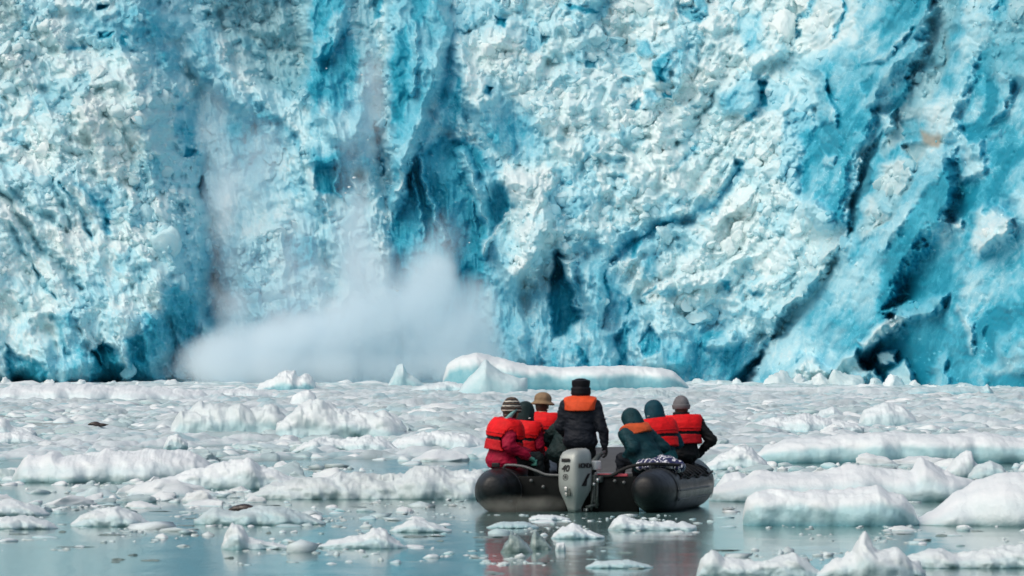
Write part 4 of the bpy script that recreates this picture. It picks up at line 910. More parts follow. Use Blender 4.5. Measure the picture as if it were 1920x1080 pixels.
def sweep(pts, rad, nseg=10, flat=1.0, closed=False):
    """Tube through points; returns vertices and faces with closed ends."""
    p = np.array(pts, float); n = len(p); rad = np.broadcast_to(np.array(rad, float), (n,))
    t = np.gradient(p, axis=0); t /= np.linalg.norm(t, axis=1, keepdims=True) + 1e-9
    V = []
    up = np.array([0, 0, 1.0])
    for i in range(n):
        s = np.cross(t[i], up)
        if np.linalg.norm(s) < 0.05: s = np.cross(t[i], [0, 1, 0])
        s /= np.linalg.norm(s); u = np.cross(s, t[i])
        a = np.linspace(0, 2 * np.pi, nseg, endpoint=False)
        V.append(p[i] + rad[i] * (np.cos(a)[:, None] * s + flat * np.sin(a)[:, None] * u))
    V = np.concatenate(V + [p[:1], p[-1:]]); j = np.arange(nseg); j2 = (j + 1) % nseg
    T = np.concatenate([np.stack([np.full(nseg, n * nseg), j2, j], -1), np.stack([np.full(nseg, n * nseg + 1), (n - 1) * nseg + j, (n - 1) * nseg + j2], -1)])
    return V, [grid_faces(n, nseg, True), T]
def join(parts):
    V, Q, T, o = [], [], [], 0
    for v, f in parts:
        V.append(v)
        for g in (f if isinstance(f, list) else [f]): (Q if g.shape[1] == 4 else T).append(g + o)
        o += len(v)
    F = [np.concatenate(x) for x in (Q, T) if x]
    return np.concatenate(V), F
def box(c, hs, M=None, bev=0.0):
    bm = bmesh.new(); bmesh.ops.create_cube(bm, size=2.0)
    for v in bm.verts: v.co = Vector((v.co.x * hs[0], v.co.y * hs[1], v.co.z * hs[2]))
    if bev: bmesh.ops.bevel(bm, geom=list(bm.edges), offset=bev, segments=2, affect='EDGES', profile=0.6)
    V = np.array([v.co[:] for v in bm.verts])
    bmesh.ops.triangulate(bm, faces=bm.faces[:]); F = np.array([[v.index for v in f.verts] for f in bm.faces]); bm.free()
    if M is not None: V = V @ np.array(M).T
    return V + np.array(c), F
def spline(pts, n):
    """Catmull-Rom through the points."""
    p = np.array(pts, float); p = np.concatenate([[2 * p[0] - p[1]], p, [2 * p[-1] - p[-2]]]); m = len(p) - 3
    u = np.linspace(0, m - 1e-6, n); i = u.astype(int); t = (u - i)[:, None]
    a, b, c, d = p[i], p[i + 1], p[i + 2], p[i + 3]
    return 0.5 * (2 * b + (c - a) * t + (2 * a - 5 * b + 4 * c - d) * t * t + (3 * b - a - 3 * c + d) * t ** 3)

# ------------------------------------------------------------------ the inflatable boat
BX, BY, YAW = 0.855, 80.25, R(10.5)
def bl(l, t, z):
    """Boat frame (right, forward, up) to world."""
    return np.array([BX + l * math.cos(YAW) + t * math.sin(YAW), BY - l * math.sin(YAW) + t * math.cos(YAW), z])
def blv(V):
    V = np.asarray(V, float); return np.stack([BX + V[:, 0] * math.cos(YAW) + V[:, 1] * math.sin(YAW), BY - V[:, 0] * math.sin(YAW) + V[:, 1] * math.cos(YAW), V[:, 2]], -1)
M = {}
def boat_materials():
    m, t, b = newmat('black_tube_rubber')
    tc = nd(t, 'ShaderNodeTexCoord'); n = noise(t, tc.outputs['Object'], 3.0, 6.0, 0.65); n2 = noise(t, tc.outputs['Object'], 30.0, 4.0, 0.6)
    c = mixc(t, ramp(t, n.outputs[0], [(0.35, 0.0), (0.75, 1.0)]).outputs[0], (0.006, 0.008, 0.009), (0.022, 0.026, 0.028))
    t.links.new(c, b.inputs['Base Color']); t.links.new(mth(t, 'MULTIPLY_ADD', n.outputs[0], 0.35, 0.18), b.inputs['Roughness'])
    bump(t, b, mth(t, 'ADD', mth(t, 'MULTIPLY', n.outputs[0], 4.0), n2.outputs[0]), 0.22, 0.02); b.inputs['Specular IOR Level'].default_value = 0.35; M['rubber'] = m
    M['black'] = plain('black_painted_board', (0.004, 0.006, 0.006), 0.5, 0.3, 12, 0.1, spec=0.15)
    M['rope'] = plain('black_rope', (0.010, 0.011, 0.012), 0.8, 0.3, 60, 0.3)
    M['strake'] = plain('grey_worn_strip', (0.075, 0.085, 0.09), 0.5, 0.3, 25, 0.1)
    M['rail'] = plain('dull_grey_tubing', (0.13, 0.14, 0.14), 0.4, 0.2, 30, 0.05)
    M['bow'] = plain('grey_coated_fabric', (0.075, 0.080, 0.082), 0.6, 0.18, 6, 0.15, 0.02)
    M['floor'] = plain('light_grey_deck', (0.30, 0.31, 0.31), 0.5, 0.15, 8, 0.1)
    M['redpad'] = plain('faded_red_pad', (0.55, 0.08, 0.11), 0.6, 0.2, 20, 0.1)
    M['silver'] = plain('silver_motor_paint', (0.36, 0.40, 0.38), 0.34, 0.10, 4, 0.04, 0.02, 0.15)
    M['chrome'] = plain('bright_metal', (0.65, 0.67, 0.66), 0.25, 0.2, 40, 0.1, 0.01, 0.8)
    M['darkmetal'] = plain('grimy_dark_metal', (0.10, 0.12, 0.11), 0.4, 0.5, 40, 0.4, 0.02, 0.4)
    M['ink'] = plain('black_lettering', (0.012, 0.013, 0.014), 0.5, 0.1, 20)
    M['white'] = plain('white_plastic', (0.72, 0.74, 0.73), 0.4, 0.06, 10)
def text_mesh(name, body, size, mat, depth=0.003, shear=0.0, off=0.0):
    cu = bpy.data.curves.new(name, 'FONT'); cu.body = body; cu.size = size; cu.extrude = depth; cu.shear = shear; cu.offset = off
    cu.align_x = 'CENTER'; cu.align_y = 'CENTER'
    o = bpy.data.objects.new(name, cu); COL.objects.link(o)
    dg = bpy.context.evaluated_depsgraph_get(); me = bpy.data.meshes.new_from_object(o.evaluated_get(dg))
    bpy.data.objects.remove(o); me.materials.clear(); me.materials.append(mat); me.name = name
    return me

TR = 0.302
def build_boat():
    boat = empty('inflatable_boat', tuple(bl(0, 1.5, 0)))
    tag(boat, 'black inflatable boat with seven passengers and a grey motor', 'boat')
    org = np.array(boat.location)
    def part(name, V, F, mat, parent=boat, smooth=True, world=False):
        W = V if world else blv(V)
        po = org if parent is boat else np.array(parent['_o'])
        me = mesh_np(name, W - po, F, mat, smooth); o = add(name, me, parent); return o
    # one buoyancy tube: stern cone, side, bow, side, stern cone
    half = [(-0.985, -0.74, 0.33), (-1.00, -0.58, 0.315), (-1.03, -0.25, 0.275), (-1.04, 0.6, 0.255), (-1.04, 1.6, 0.255), (-1.03, 2.6, 0.27), (-0.95, 3.5, 0.31), (-0.72, 4.3, 0.37), (-0.36, 4.85, 0.43), (0, 5.02, 0.45)]
    pts = half + [(-a, b, c) for a, b, c in half[-2::-1]]
    P = spline(pts, 150)
    d = np.concatenate([[0], np.cumsum(np.linalg.norm(np.diff(P, axis=0), axis=1))]); e = np.minimum(d, d[-1] - d)
    rad = TR * np.where(e < 0.8, np.interp(e, [0, .012, .04, .09, .18, .32, .50, .66, .80], [0.24, .36, .47, .57, .70, .83, .93, .98, 1.0]), 1.0)
    part('buoyancy_tube', *sweep(P, rad, 40), M['rubber'])
    for sgn in (-1, 1):      # rubbing strakes along the outer side and bands round the tube
        for hz, nm in ((0.02, 'rubbing_strake'), (-0.10, 'rubbing_strake')):
            q = [(sgn * 1.04 + sgn * math.sqrt(TR ** 2 - hz ** 2), tt, 0.26 + hz) for tt in np.linspace(-0.05, 2.5, 24)]
            part(nm, *sweep(q, 0.014, 8), M['strake'])
        for tt in (-0.08, 0.75, 1.45, 2.15, 2.85):
            q = []
            for an in np.linspace(-0.5, 1.1 * np.pi, 26):
                c0 = np.array([sgn * 1.035, tt, 0.262]); q.append(c0 + (TR + 0.004) * np.array([sgn * math.cos(an), 0, math.sin(an)]))
            a = np.array(q); dv = np.array([0, 0.035, 0])
            V = np.concatenate([a - dv, a + dv]); nq = len(q); j = np.arange(nq - 1)
            part('seam_band', V, np.stack([j, j + 1, nq + j + 1, nq + j], -1), M['strake'])
        # end cone: seam ring, a glued cap and a scuffed line along its lower side
        q = []
        for an in np.linspace(0, 2 * np.pi, 40): q.append((sgn * 1.037 + (TR + 0.002) * math.cos(an), 0.02, 0.262 + (TR + 0.002) * math.sin(an)))
        a = np.array(q); dv = np.array([0, 0.02, 0]); V = np.concatenate([a - dv, a + dv]); nq = len(q); j = np.arange(nq - 1)
        part('cone_seam', V, np.stack([j, j + 1, nq + j + 1, nq + j], -1), M['strake'])
        q = [(sgn * 1.02 + 0.22 * math.cos(an), -0.47 + 0.10 * abs(math.cos(an)) ** 2, 0.315 + 0.26 * math.sin(an)) for an in np.linspace(R(200), R(340), 20)]
        part('cone_strip', *sweep(np.array([(sgn * 1.0 + x, -0.475 + 0.9 * x * x, 0.14) for x in np.linspace(-0.17, 0.21, 16)]), 0.012, 6), M['rail'])
    # lacing zigzag along the top of the right hand tube
    q = []
    for k, tt in enumerate(np.linspace(0.45, 3.0, 19)):
        an = R(86) if k % 2 else R(36); q.append((1.04 + (TR + 0.012) * math.cos(an), tt, 0.26 + (TR + 0.012) * math.sin(an)))
    part('rope_lacing', *sweep(np.array([np.array(q[i]) * (1 - f) + np.array(q[i + 1]) * f + np.array([0, 0, 0.02 * math.sin(f * 3.14)]) for i in range(len(q) - 1) for f in (0, .25, .5, .75)]), 0.016, 6), M['rope'])
    part('life_line', *sweep([(1.04 + (TR + .02) * math.cos(R(34)), tt, 0.26 + (TR + .02) * math.sin(R(34)) - 0.02 * math.sin(tt * 8)) for tt in np.linspace(0.3, 3.0, 50)], 0.012, 6), M['rope'])
    # grab rails that sweep from the tubes down to the transom
    part('grab_rail', *sweep(spline([(-0.98, 0.02, 0.565), (-0.93, -0.03, 0.60), (-0.72, -0.05, 0.585), (-0.52, -0.06, 0.52), (-0.38, -0.06, 0.475), (-0.02, -0.06, 0.47)], 40), 0.017, 8), M['rail'])
    part('grab_rail', *sweep(spline([(0.28, -0.06, 0.46), (0.45, -0.06, 0.47), (0.60, -0.05, 0.55), (0.76, -0.03, 0.60), (1.02, 0.02, 0.62), (1.30, 0.3, 0.60)], 40), 0.022, 8), M['rope'])
    for l, z in ((-0.60, 0.40), (-0.44, 0.32), (0.50, 0.40), (0.62, 0.38)):
        V, F = nets(lambda p: ell_d(p, (l, -0.09, z), (0.024, 0.03, 0.024)), (l - .04, -.14, z - .04), (l + .04, -.04, z + .04), 0.006)
        part('transom_fitting', V, F, M['rail'])
    part('tube_patch', *box((-1.06, -0.12, 0.60), (0.05, 0.03, 0.03), None, 0.008), M['rubber'], smooth=False)
    part('transom', *box((0, 0.0, 0.20), (0.80, 0.035, 0.255), None, 0.01), M['black'], smooth=False)
    part('transom_pad', *box((0.46, -0.005, 0.475), (0.20, 0.045, 0.018), None, 0.008), M['redpad'], smooth=False)
    part('floorboard', *box((0, 2.1, 0.10), (0.82, 2.05, 0.02)), M['floor'], smooth=False)
    part('bench_locker', *box((0.22, 1.25, 0.30), (0.36, 0.24, 0.18), None, 0.02), M['floor'], smooth=False)
    # grey spray cover over the bow
    nu, nv = 26, 18; V = []
    for i in range(nu):
        s = -1 + 2 * i / (nu - 1)
        for j in range(nv):
            f = j / (nv - 1)
            tt = 3.3 + (1.55 - 0.9 * s * s) * f; l = s * (0.98 - 0.32 * f * f)
            V.append((l, tt, 0.60 + 0.165 * f ** 1.3 + 0.05 * (1 - s * s) * (1 - f) - (0.34 * (1 - f) ** 3)))
    part('bow_cover', np.array(V), grid_faces(nu, nv), M['bow'])
    build_motor(boat, part)
    del_keys = [o for o in bpy.data.objects if '_o' in o]
    for o in del_keys: del o['_o']

def build_motor(boat, part):
    # motor frame: origin on the transom top, turned a little to starboard
    mo = bl(0.015, -0.30, 0.0); A = R(33)
    back = np.array([-math.sin(A), -math.cos(A), 0.0]); side = np.array([math.cos(A), -math.sin(A), 0.0])
    def mv(V): V = np.asarray(V, float); return mo + V[:, :1] * side + V[:, 1:2] * back + V[:, 2:3] * np.array([0, 0, 1.0])
    # cowling: stacked rounded rectangles (half width, half length, forward shift, height)
    sec = [(0.062, 0.070, 0.02, 0.005), (0.074, 0.085, 0.02, 0.06), (0.100, 0.120, 0.015, 0.14), (0.128, 0.160, 0.01, 0.21), (0.150, 0.20, 0.0, 0.28), (0.158, 0.215, 0.0, 0.36), (0.158, 0.215, 0.0, 0.55), (0.154, 0.21, -0.005, 0.66), (0.146, 0.20, -0.012, 0.735), (0.125, 0.175, -0.02, 0.785), (0.09, 0.13, -0.03, 0.81), (0.03, 0.04, -0.035, 0.818)]
    n = 48; a = np.linspace(0, 2 * np.pi, n, endpoint=False); V = []
    ca, sa = np.cos(a), np.sin(a); ex = 2 / 4.5
    for wx_, ly, sh, z in sec:
        x = wx_ * np.sign(ca) * np.abs(ca) ** ex; y = ly * np.sign(sa) * np.abs(sa) ** ex + sh
        V.append(np.stack([x, y, np.full(n, z) - 0.10 * y * (z > 0.6)], -1))
    V = np.concatenate(V + [[(0, 0, 0.0)], [(0, -0.035, 0.822)]]); j = np.arange(n); j2 = (j + 1) % n; ns = len(sec)
    T = np.concatenate([np.stack([np.full(n, ns * n), j2, j], -1), np.stack([np.full(n, ns * n + 1), (ns - 1) * n + j, (ns - 1) * n + j2], -1)])
    mot = part('outboard_motor', mv(V), [grid_faces(ns, n, True), T], M['silver'], world=True)
    mot['_o'] = list(boat.location)
    def sp(name, V, F, mat, smooth=True): return part(name, mv(V), F, mat, parent=mot, smooth=smooth, world=True)
    bk = 0.213
    sp('vent_slot', *box((-0.01, bk, 0.675), (0.062, 0.010, 0.022), None, 0.008), M['ink'])
    def lay(name, me, c, ux, uy):
        Vt = np.array([v.co[:] for v in me.vertices]); Fs = {}
        nrm = np.cross(ux, uy)
        W = mo + c[0] * side + c[1] * back + np.array([0, 0, c[2]]) + Vt[:, :1] * ux + Vt[:, 1:2] * uy + Vt[:, 2:3] * nrm
        for i, v in enumerate(me.vertices): v.co = Vector(W[i] - np.array(boat.location))
        me.update(); return add(name, me, mot)
    zz = np.array([0, 0, 1.0])
    lay('power_number', text_mesh('power_number', '40', 0.115, M['ink'], shear=0.15, off=0.004), (-0.01, bk + 0.003, 0.565), side, zz)
    dn = text_mesh('brand_lettering', 'HONDA', 0.086, M['ink'], off=0.003)
    lay('brand_lettering', dn, (0.160, 0.0, 0.60), -back, zz)
    # round emblem: ring and wings
    ring = sweep([(-0.01 + 0.038 * math.cos(t), bk + 0.002, 0.455 + 0.038 * math.sin(t)) for t in np.linspace(0, 6.2832, 28)], 0.0045, 6)
    bars = [box((-0.01, bk + 0.002, 0.455 + dz), (hw_, 0.004, 0.005)) for dz, hw_ in ((-.012, .018), (0.004, .024), (0.018, .014))]
    sp('round_emblem', *join([ring] + bars), M['ink'])
    q = [(0.160, 0.10, 0.34), (0.160, -0.02, 0.34), (0.160, -0.05, 0.50), (0.160, -0.11, 0.50), (0.160, -0.06, 0.44)]
    Vq = np.array(q + [(x + 0.004, y, z) for x, y, z in q])
    sp('side_flash', Vq, np.array([[5, 6, 7], [5, 7, 9], [9, 7, 8]]), M['ink'])
    sp('cowl_latch', *join([box((-0.01, bk - 0.012, 0.30), (0.024, 0.020, 0.03), None, 0.008), box((-0.012, bk - 0.03, 0.235), (0.020, 0.02, 0.025), None, 0.008)]), M['chrome'], False)
    sp('latch_shadow', *box((0.03, bk - 0.016, 0.265), (0.03, 0.010, 0.05), None, 0.006), M['darkmetal'], False)  # dark plate added to stand for the shadow beside the latch
    # leg, cavitation plate and gearcase below the water
    sp('engine_leg', *join([box((0, -0.02, -0.18), (0.045, 0.075, 0.24), None, 0.02), box((0, 0.03, -0.12), (0.10, 0.15, 0.010), None, 0.004), sweep([(0, -0.14, -0.45), (0, -0.08, -0.45), (0, 0.10, -0.45), (0, 0.16, -0.45)], [0.01, 0.05, 0.05, 0.02], 12)]), M['silver'], False)
    br = [box((0.14, -0.25, 0.30), (0.035, 0.05, 0.18), None, 0.012), box((0.17, -0.30, 0.42), (0.055, 0.035, 0.04), None, 0.012), box((-0.10, -0.25, 0.30), (0.03, 0.05, 0.18), None, 0.012),
          sweep([(0.19, -0.22, 0.05), (0.185, -0.24, 0.26), (0.17, -0.26, 0.40)], 0.020, 8), sweep([(0.14, -0.16, 0.02), (0.15, -0.20, 0.28)], 0.016, 8), sweep([(0.10, -0.10, 0.06), (0.20, -0.25, 0.10)], 0.022, 8)]
    sp('clamp_bracket', *join(br), M['darkmetal'], False)
    sp('clamp_screw', *sweep([(0.20, -0.20, 0.41), (0.24, -0.20, 0.41)], 0.03, 10), M['chrome'], False)
    sp('clamp_screw', *sweep([(0.17, -0.16, 0.36), (0.21, -0.14, 0.36)], 0.02, 10), M['chrome'], False)
    sp('trim_anode', *box((0.10, -0.10, 0.03), (0.03, 0.02, 0.02), None, 0.005), M['chrome'], False)
    sp('tiller_arm', *sweep([(0.06, -0.18, 0.52), (0.05, -0.40, 0.66), (0.02, -0.56, 0.73), (-0.06, -0.80, 0.765)], [0.045, 0.04, 0.03, 0.024], 12), M['darkmetal'])
    sp('tiller_housing', *box((0.11, -0.34, 0.60), (0.035, 0.07, 0.06), None, 0.015), M['white'], False)

# ------------------------------------------------------------------ people
def rotx(a): c, s = math.cos(a), math.sin(a); return np.array([[1, 0, 0], [0, c, -s], [0, s, c]])
def roty(a): c, s = math.cos(a), math.sin(a); return np.array([[c, 0, s], [0, 1, 0], [-s, 0, c]])
def rotz(a): c, s = math.cos(a), math.sin(a); return np.array([[c, -s, 0], [s, c, 0], [0, 0, 1]])
def cloth(name, color, rough=0.75, wr=0.35, scale=9.0):
    """Fabric with folds: a broad wrinkle noise and a fine weave."""
    m, t, b = newmat(name)
    tc = nd(t, 'ShaderNodeTexCoord'); mp = nd(t, 'ShaderNodeMapping'); mp.inputs['Scale'].default_value = (1, 1, 1.8); t.links.new(tc.outputs['Object'], mp.inputs[0])
    n = noise(t, mp.outputs[0], scale, 4.0, 0.6); n.inputs['Distortion'].default_value = 0.8
    n2 = noise(t, tc.outputs['Object'], 90.0, 2.0, 0.5)
    t.links.new(mixc(t, ramp(t, n.outputs[0], [(0.3, 0.0), (0.7, 1.0)]).outputs[0], tuple(c * 0.82 for c in color), tuple(min(1, c * 1.15) for c in color)), b.inputs['Base Color'])
    b.inputs['Roughness'].default_value = rough; b.inputs['Specular IOR Level'].default_value = 0.22
    bump(t, b, mth(t, 'ADD', n.outputs[0], mth(t, 'MULTIPLY', n2.outputs[0], 0.06)), wr, 0.05)
    return m
def people_materials():
    M['skin'] = plain('skin', (0.50, 0.30, 0.22), 0.5, 0.06, 20)
    M['eye'] = plain('dark_eye', (0.02, 0.015, 0.012), 0.2, 0.05, 20)
    M['hair'] = plain('brown_hair', (0.03, 0.02, 0.012), 0.55, 0.3, 60, 0.4)
    for k, c in dict(crimson=(0.36, 0.005, 0.036), red=(0.80, 0.008, 0.012), redlow=(0.58, 0.010, 0.018), black=(0.008, 0.010, 0.012), trouser=(0.008, 0.013, 0.014), navy=(0.010, 0.014, 0.022),
                     dkgreen=(0.009, 0.026, 0.027), teal=(0.004, 0.040, 0.052), teal2=(0.003, 0.050, 0.075), orange=(0.75, 0.085, 0.022), orange2=(0.62, 0.10, 0.03), tan=(0.28, 0.19, 0.11),
                     greyknit=(0.17, 0.17, 0.18), blackhat=(0.006, 0.007, 0.010), glove=(0.012, 0.013, 0.016), tealglove=(0.10, 0.34, 0.28), mint=(0.20, 0.42, 0.40), white=(0.62, 0.64, 0.64), hem=(0.01, 0.11, 0.12)).items():
        M['c_' + k] = cloth(k + '_fabric', c, 0.8 if 'knit' in k else 0.62)
    m, t, b = newmat('striped_knit')
    tc = nd(t, 'ShaderNodeTexCoord'); sep = nd(t, 'ShaderNodeSeparateXYZ'); t.links.new(tc.outputs['Object'], sep.inputs[0])
    n = noise(t, tc.outputs['Object'], 25.0, 3.0, 0.5)
    ph = mth(t, 'FRACT', mth(t, 'ADD', mth(t, 'MULTIPLY', sep.outputs[2], 17.0), mth(t, 'MULTIPLY', n.outputs[0], 0.35)))
    r = ramp(t, ph, [(0.0, (0.60, 0.56, 0.48)), (0.26, (0.018, 0.016, 0.018)), (0.60, (0.16, 0.11, 0.07)), (0.72, (0.018, 0.016, 0.018))]); r.color_ramp.interpolation = 'CONSTANT'
    t.links.new(r.outputs[0], b.inputs['Base Color']); b.inputs['Roughness'].default_value = 0.9; bump(t, b, n.outputs[0], 0.5, 0.02); M['stripe'] = m
    m, t, b = newmat('navy_white_print')
    tc = nd(t, 'ShaderNodeTexCoord'); n = noise(t, tc.outputs['Object'], 11.0, 1.5, 0.5); n.inputs['Distortion'].default_value = 1.2
    r = ramp(t, mth(t, 'ABSOLUTE', mth(t, 'SUBTRACT', n.outputs[0], 0.5)), [(0.0, (0.75, 0.77, 0.82)), (0.045, (0.015, 0.02, 0.09))]); r.color_ramp.interpolation = 'CONSTANT'
    t.links.new(r.outputs[0], b.inputs['Base Color']); b.inputs['Roughness'].default_value = 0.7; M['print'] = m

def make_person(label, loc, face, jacket, trouser='trouser', lean=0.0, side=0.0, hyaw=0.0, hpitch=0.0, hroll=0.0, armr=None, arml=None, legs=None, glover='skin', glovel='skin',
                vest=None, collar=None, hat=None, hood=None, bulk=1.0, scale=1.0, stand=False, extras=None, hem=None, low='redlow', vlow=0.19, vbelt=0.335):
    """One continuous body (several fabrics on one surface); hats, hoods and vests are its children."""
    Rt = rotx(-lean) @ roty(side)                         # trunk leans forward / to the right
    T = lambda p: Rt @ np.array(p, float)
    neck = T((0, 0.0, 0.545)); hc = neck + Rt @ np.array([0, 0.03, 0.0]) + np.array([0, 0.025, 0.135 if hood else 0.148])
    Rh = Rt @ rotz(-hyaw) @ rotx(-hpitch) @ roty(hroll) if not stand else rotz(-hyaw) @ rotx(-hpitch)
    if not stand: Rh = rotz(-hyaw) @ rotx(-hpitch - 0.5 * lean) @ roty(hroll + 0.5 * side)
    H = lambda p: hc + Rh @ np.array(p, float)
    sr, sl_ = T((0.185, 0, 0.50)), T((-0.185, 0, 0.50))
    armr = armr or ((0.27, 0.05, 0.25), (0.16, 0.28, 0.16)); arml = arml or ((-0.27, 0.05, 0.25), (-0.16, 0.28, 0.16))
    legs = legs or (((0.14, 0.42, 0.10), (0.15, 0.46, -0.36)), ((-0.14, 0.42, 0.10), (-0.15, 0.46, -0.36)))
    J, Tm, S = 0, 1, 2; mats = [M['c_' + jacket], M['c_' + trouser], M['skin'], M['c_' + glover] if glover != 'skin' else M['skin'], M['c_' + glovel] if glovel != 'skin' else M['skin'], M['eye']]
    if hem: mats.append(M['c_' + hem])
    prim = []                                             # (distance function, blend, material)
    C = lambda a, b, r0, r1, k, m: prim.append((lambda P, a=tuple(a), b=tuple(b), r0=r0, r1=r1: cone_d(P, a, b, r0, r1), k, m))
    E = lambda c, r, Mx, k, m: prim.append((lambda P, c=tuple(c), r=r, Mx=Mx: ell_d(P, c, r, Mx), k, m))
    torso = [(T((0, 0, 0.40)), (0.205 * bulk, 0.135 * bulk, 0.19), Rt), (T((0, 0, 0.20)), (0.185 * bulk, 0.14 * bulk, 0.20), Rt), (T((0, 0, 0.06)), (0.205 * bulk, 0.155 * bulk, 0.13), Rt)]
    for k_, (c, r, Mx) in enumerate(torso): E(c, r, Mx, 0.05, 6 if hem and k_ == 2 else J)
    C(T((-0.15, 0, 0.485)), T((0.15, 0, 0.485)), 0.085, 0.085, 0.05, J)
    C(T((0, 0, 0.50)), hc, 0.075, 0.055, 0.04, J if hood else S)
    for sh, (el, wr), m in ((sr, armr, 3), (sl_, arml, 4)):
        el = np.array(el, float); wr = np.array(wr, float)
        C(sh, el, 0.082 * bulk, 0.066 * bulk, 0.035, J); C(el, wr, 0.066 * bulk, 0.048 * bulk, 0.02, J)
        d = wr - el; d /= np.linalg.norm(d)
        x_ = np.cross(d, [0, 0, 1.0]); x_ /= np.linalg.norm(x_) + 1e-6; y_ = np.cross(x_, d)
        sgn = 1 if m == 3 else -1; ins = -x_ * sgn
        palm = wr + d * 0.065
        prim.append((lambda P, c=tuple(palm), Mx=np.stack([x_, d, y_], 1): box_d(P, c, (0.042, 0.05, 0.017), 0.014, Mx), 0.012, m))
        C(wr - d * 0.01, wr + d * 0.04, 0.031, 0.030, 0.015, m)
        for f, (ox, ln) in enumerate(((-0.031, 0.036), (-0.0105, 0.041), (0.0105, 0.038), (0.031, 0.030))):
            b0 = palm + d * 0.045 + x_ * ox; k1 = b0 + d * ln - y_ * 0.012; k2 = k1 + d * ln * 0.35 - y_ * ln * 0.75; k3 = k2 - d * ln * 0.45 - y_ * ln * 0.40
            C(b0, k1, 0.0100, 0.0095, 0.004, m); C(k1, k2, 0.0095, 0.009, 0.003, m); C(k2, k3, 0.009, 0.0075, 0.003, m)
        t0 = palm - d * 0.02 + ins * 0.036; t1 = t0 + ins * 0.028 + d * 0.032 - y_ * 0.012; t2 = t1 + d * 0.030 - y_ * 0.012
        C(t0, t1, 0.0135, 0.0115, 0.008, m); C(t1, t2, 0.0115, 0.009, 0.003, m)
    for i, (kn, an) in enumerate(legs):
        hp = np.array((0.095 if i == 0 else -0.095, 0.02, 0.06)); kn = np.array(kn, float); an = np.array(an, float)
        C(hp, kn, 0.098, 0.074, 0.04, Tm); C(kn, an, 0.074, 0.056, 0.02, Tm); C(an + np.array([0, -0.03, -0.03]), an + np.array([0, 0.16, -0.05]), 0.052, 0.042, 0.02, Tm)
    # head with a face
    E(H((0, 0.005, 0.015)), (0.078, 0.098, 0.108), Rh, 0.02, S)
    E(H((0, 0.045, -0.06)), (0.055, 0.055, 0.058), Rh, 0.03, S)
    C(H((0, 0.098, 0.018)), H((0, 0.122, -0.020)), 0.010, 0.015, 0.012, S)
    C(H((-0.035, 0.088, 0.035)), H((0.035, 0.088, 0.035)), 0.012, 0.012, 0.01, S)
    C(H((-0.02, 0.096, -0.058)), H((0.02, 0.096, -0.058)), 0.008, 0.008, 0.006, S)
    for s_ in (-1, 1):
        E(H((s_ * 0.080, -0.01, 0.0)), (0.010, 0.022, 0.032), Rh, 0.006, S)
        E(H((s_ * 0.031, 0.094, 0.014)), (0.012, 0.008, 0.008), Rh, 0.002, 5)
    def body(P):
        d = np.full(len(P), 9.0, np.float32)
        for f, k, m in prim: d = smin(d, f(P).astype(np.float32), k)
        return d
    lo = np.array([-0.5, -0.55, -1.15 if stand else -0.55]); hi = np.array([0.55, 0.85, 1.02])
    Vp, F = nets(body, lo, hi, 0.0125)
    allp = np.stack([f(Vp) - (0.004 if m == 5 else 0) for f, k, m in prim], 1); mi = np.array([m for f, k, m in prim])[allp.argmin(1)]
    wr_ = (mi == J) | (mi == Tm) | (mi == 6)
    nrm = np.zeros_like(Vp)
    fn = np.cross(Vp[F[:, 2]] - Vp[F[:, 0]], Vp[F[:, 3]] - Vp[F[:, 1]])
    for c in range(4): np.add.at(nrm, F[:, c], fn)
    nrm /= np.linalg.norm(nrm, axis=1, keepdims=True) + 1e-9
    sd = abs(hash(label)) % 97 if False else (sum(map(ord, label)) % 97)
    q = Vp * np.array([1, 1, 1.7])
    Vp = Vp + nrm * (wr_ * (0.014 * fbm3(q + sd, 7.0, 3, 5) - 0.016 * np.abs(fbm3(q + sd, 10.0, 2, 9))))[:, None]
    Rw = rotz(-face) * scale; loc = np.array(loc, float)
    W = lambda V: V @ Rw.T
    me = mesh_np('person', W(Vp), F, mats, True, mi[F[:, 0]])
    o = add('person', me, loc=loc); tag(o, label, 'person')
    tors = lambda P: np.minimum.reduce([smin(smin(ell_d(P, *torso[0]), ell_d(P, *torso[1]), 0.05), ell_d(P, *torso[2]), 0.05), smin(ell_d(P, *torso[0]), cone_d(P, T((-0.15, 0, 0.485)), T((0.15, 0, 0.485)), 0.085, 0.085), 0.05)])
    def child(name, fn, lo, hi, h, mat, wob=0.004, midf=None, lab=None):
        V, Fq = nets(fn, lo, hi, h)
        mm = mat if isinstance(mat, list) else [mat]
        mx = None if midf is None else midf(V)[Fq[:, 0]]
        V = V + wob * np.stack([fbm3(V + 3, 9.0, 2, 3), fbm3(V + 13, 9.0, 2, 4), fbm3(V + 23, 9.0, 2, 6)], 1)
        # each child keeps its own centre so that object-space textures sit on it
        c = V.mean(0)
        ch = add(name, mesh_np(name, W(V - c), Fq, mm, True, mx), o, loc=W(c[None])[0])
        if lab: ch['label'] = lab
        return ch
    er, el_ = np.array(armr[0], float), np.array(arml[0], float)
    blo, bhi = np.array([-0.40, -0.35, -0.05]), np.array([0.40, 0.50, 0.75])
    inv = Rt.T
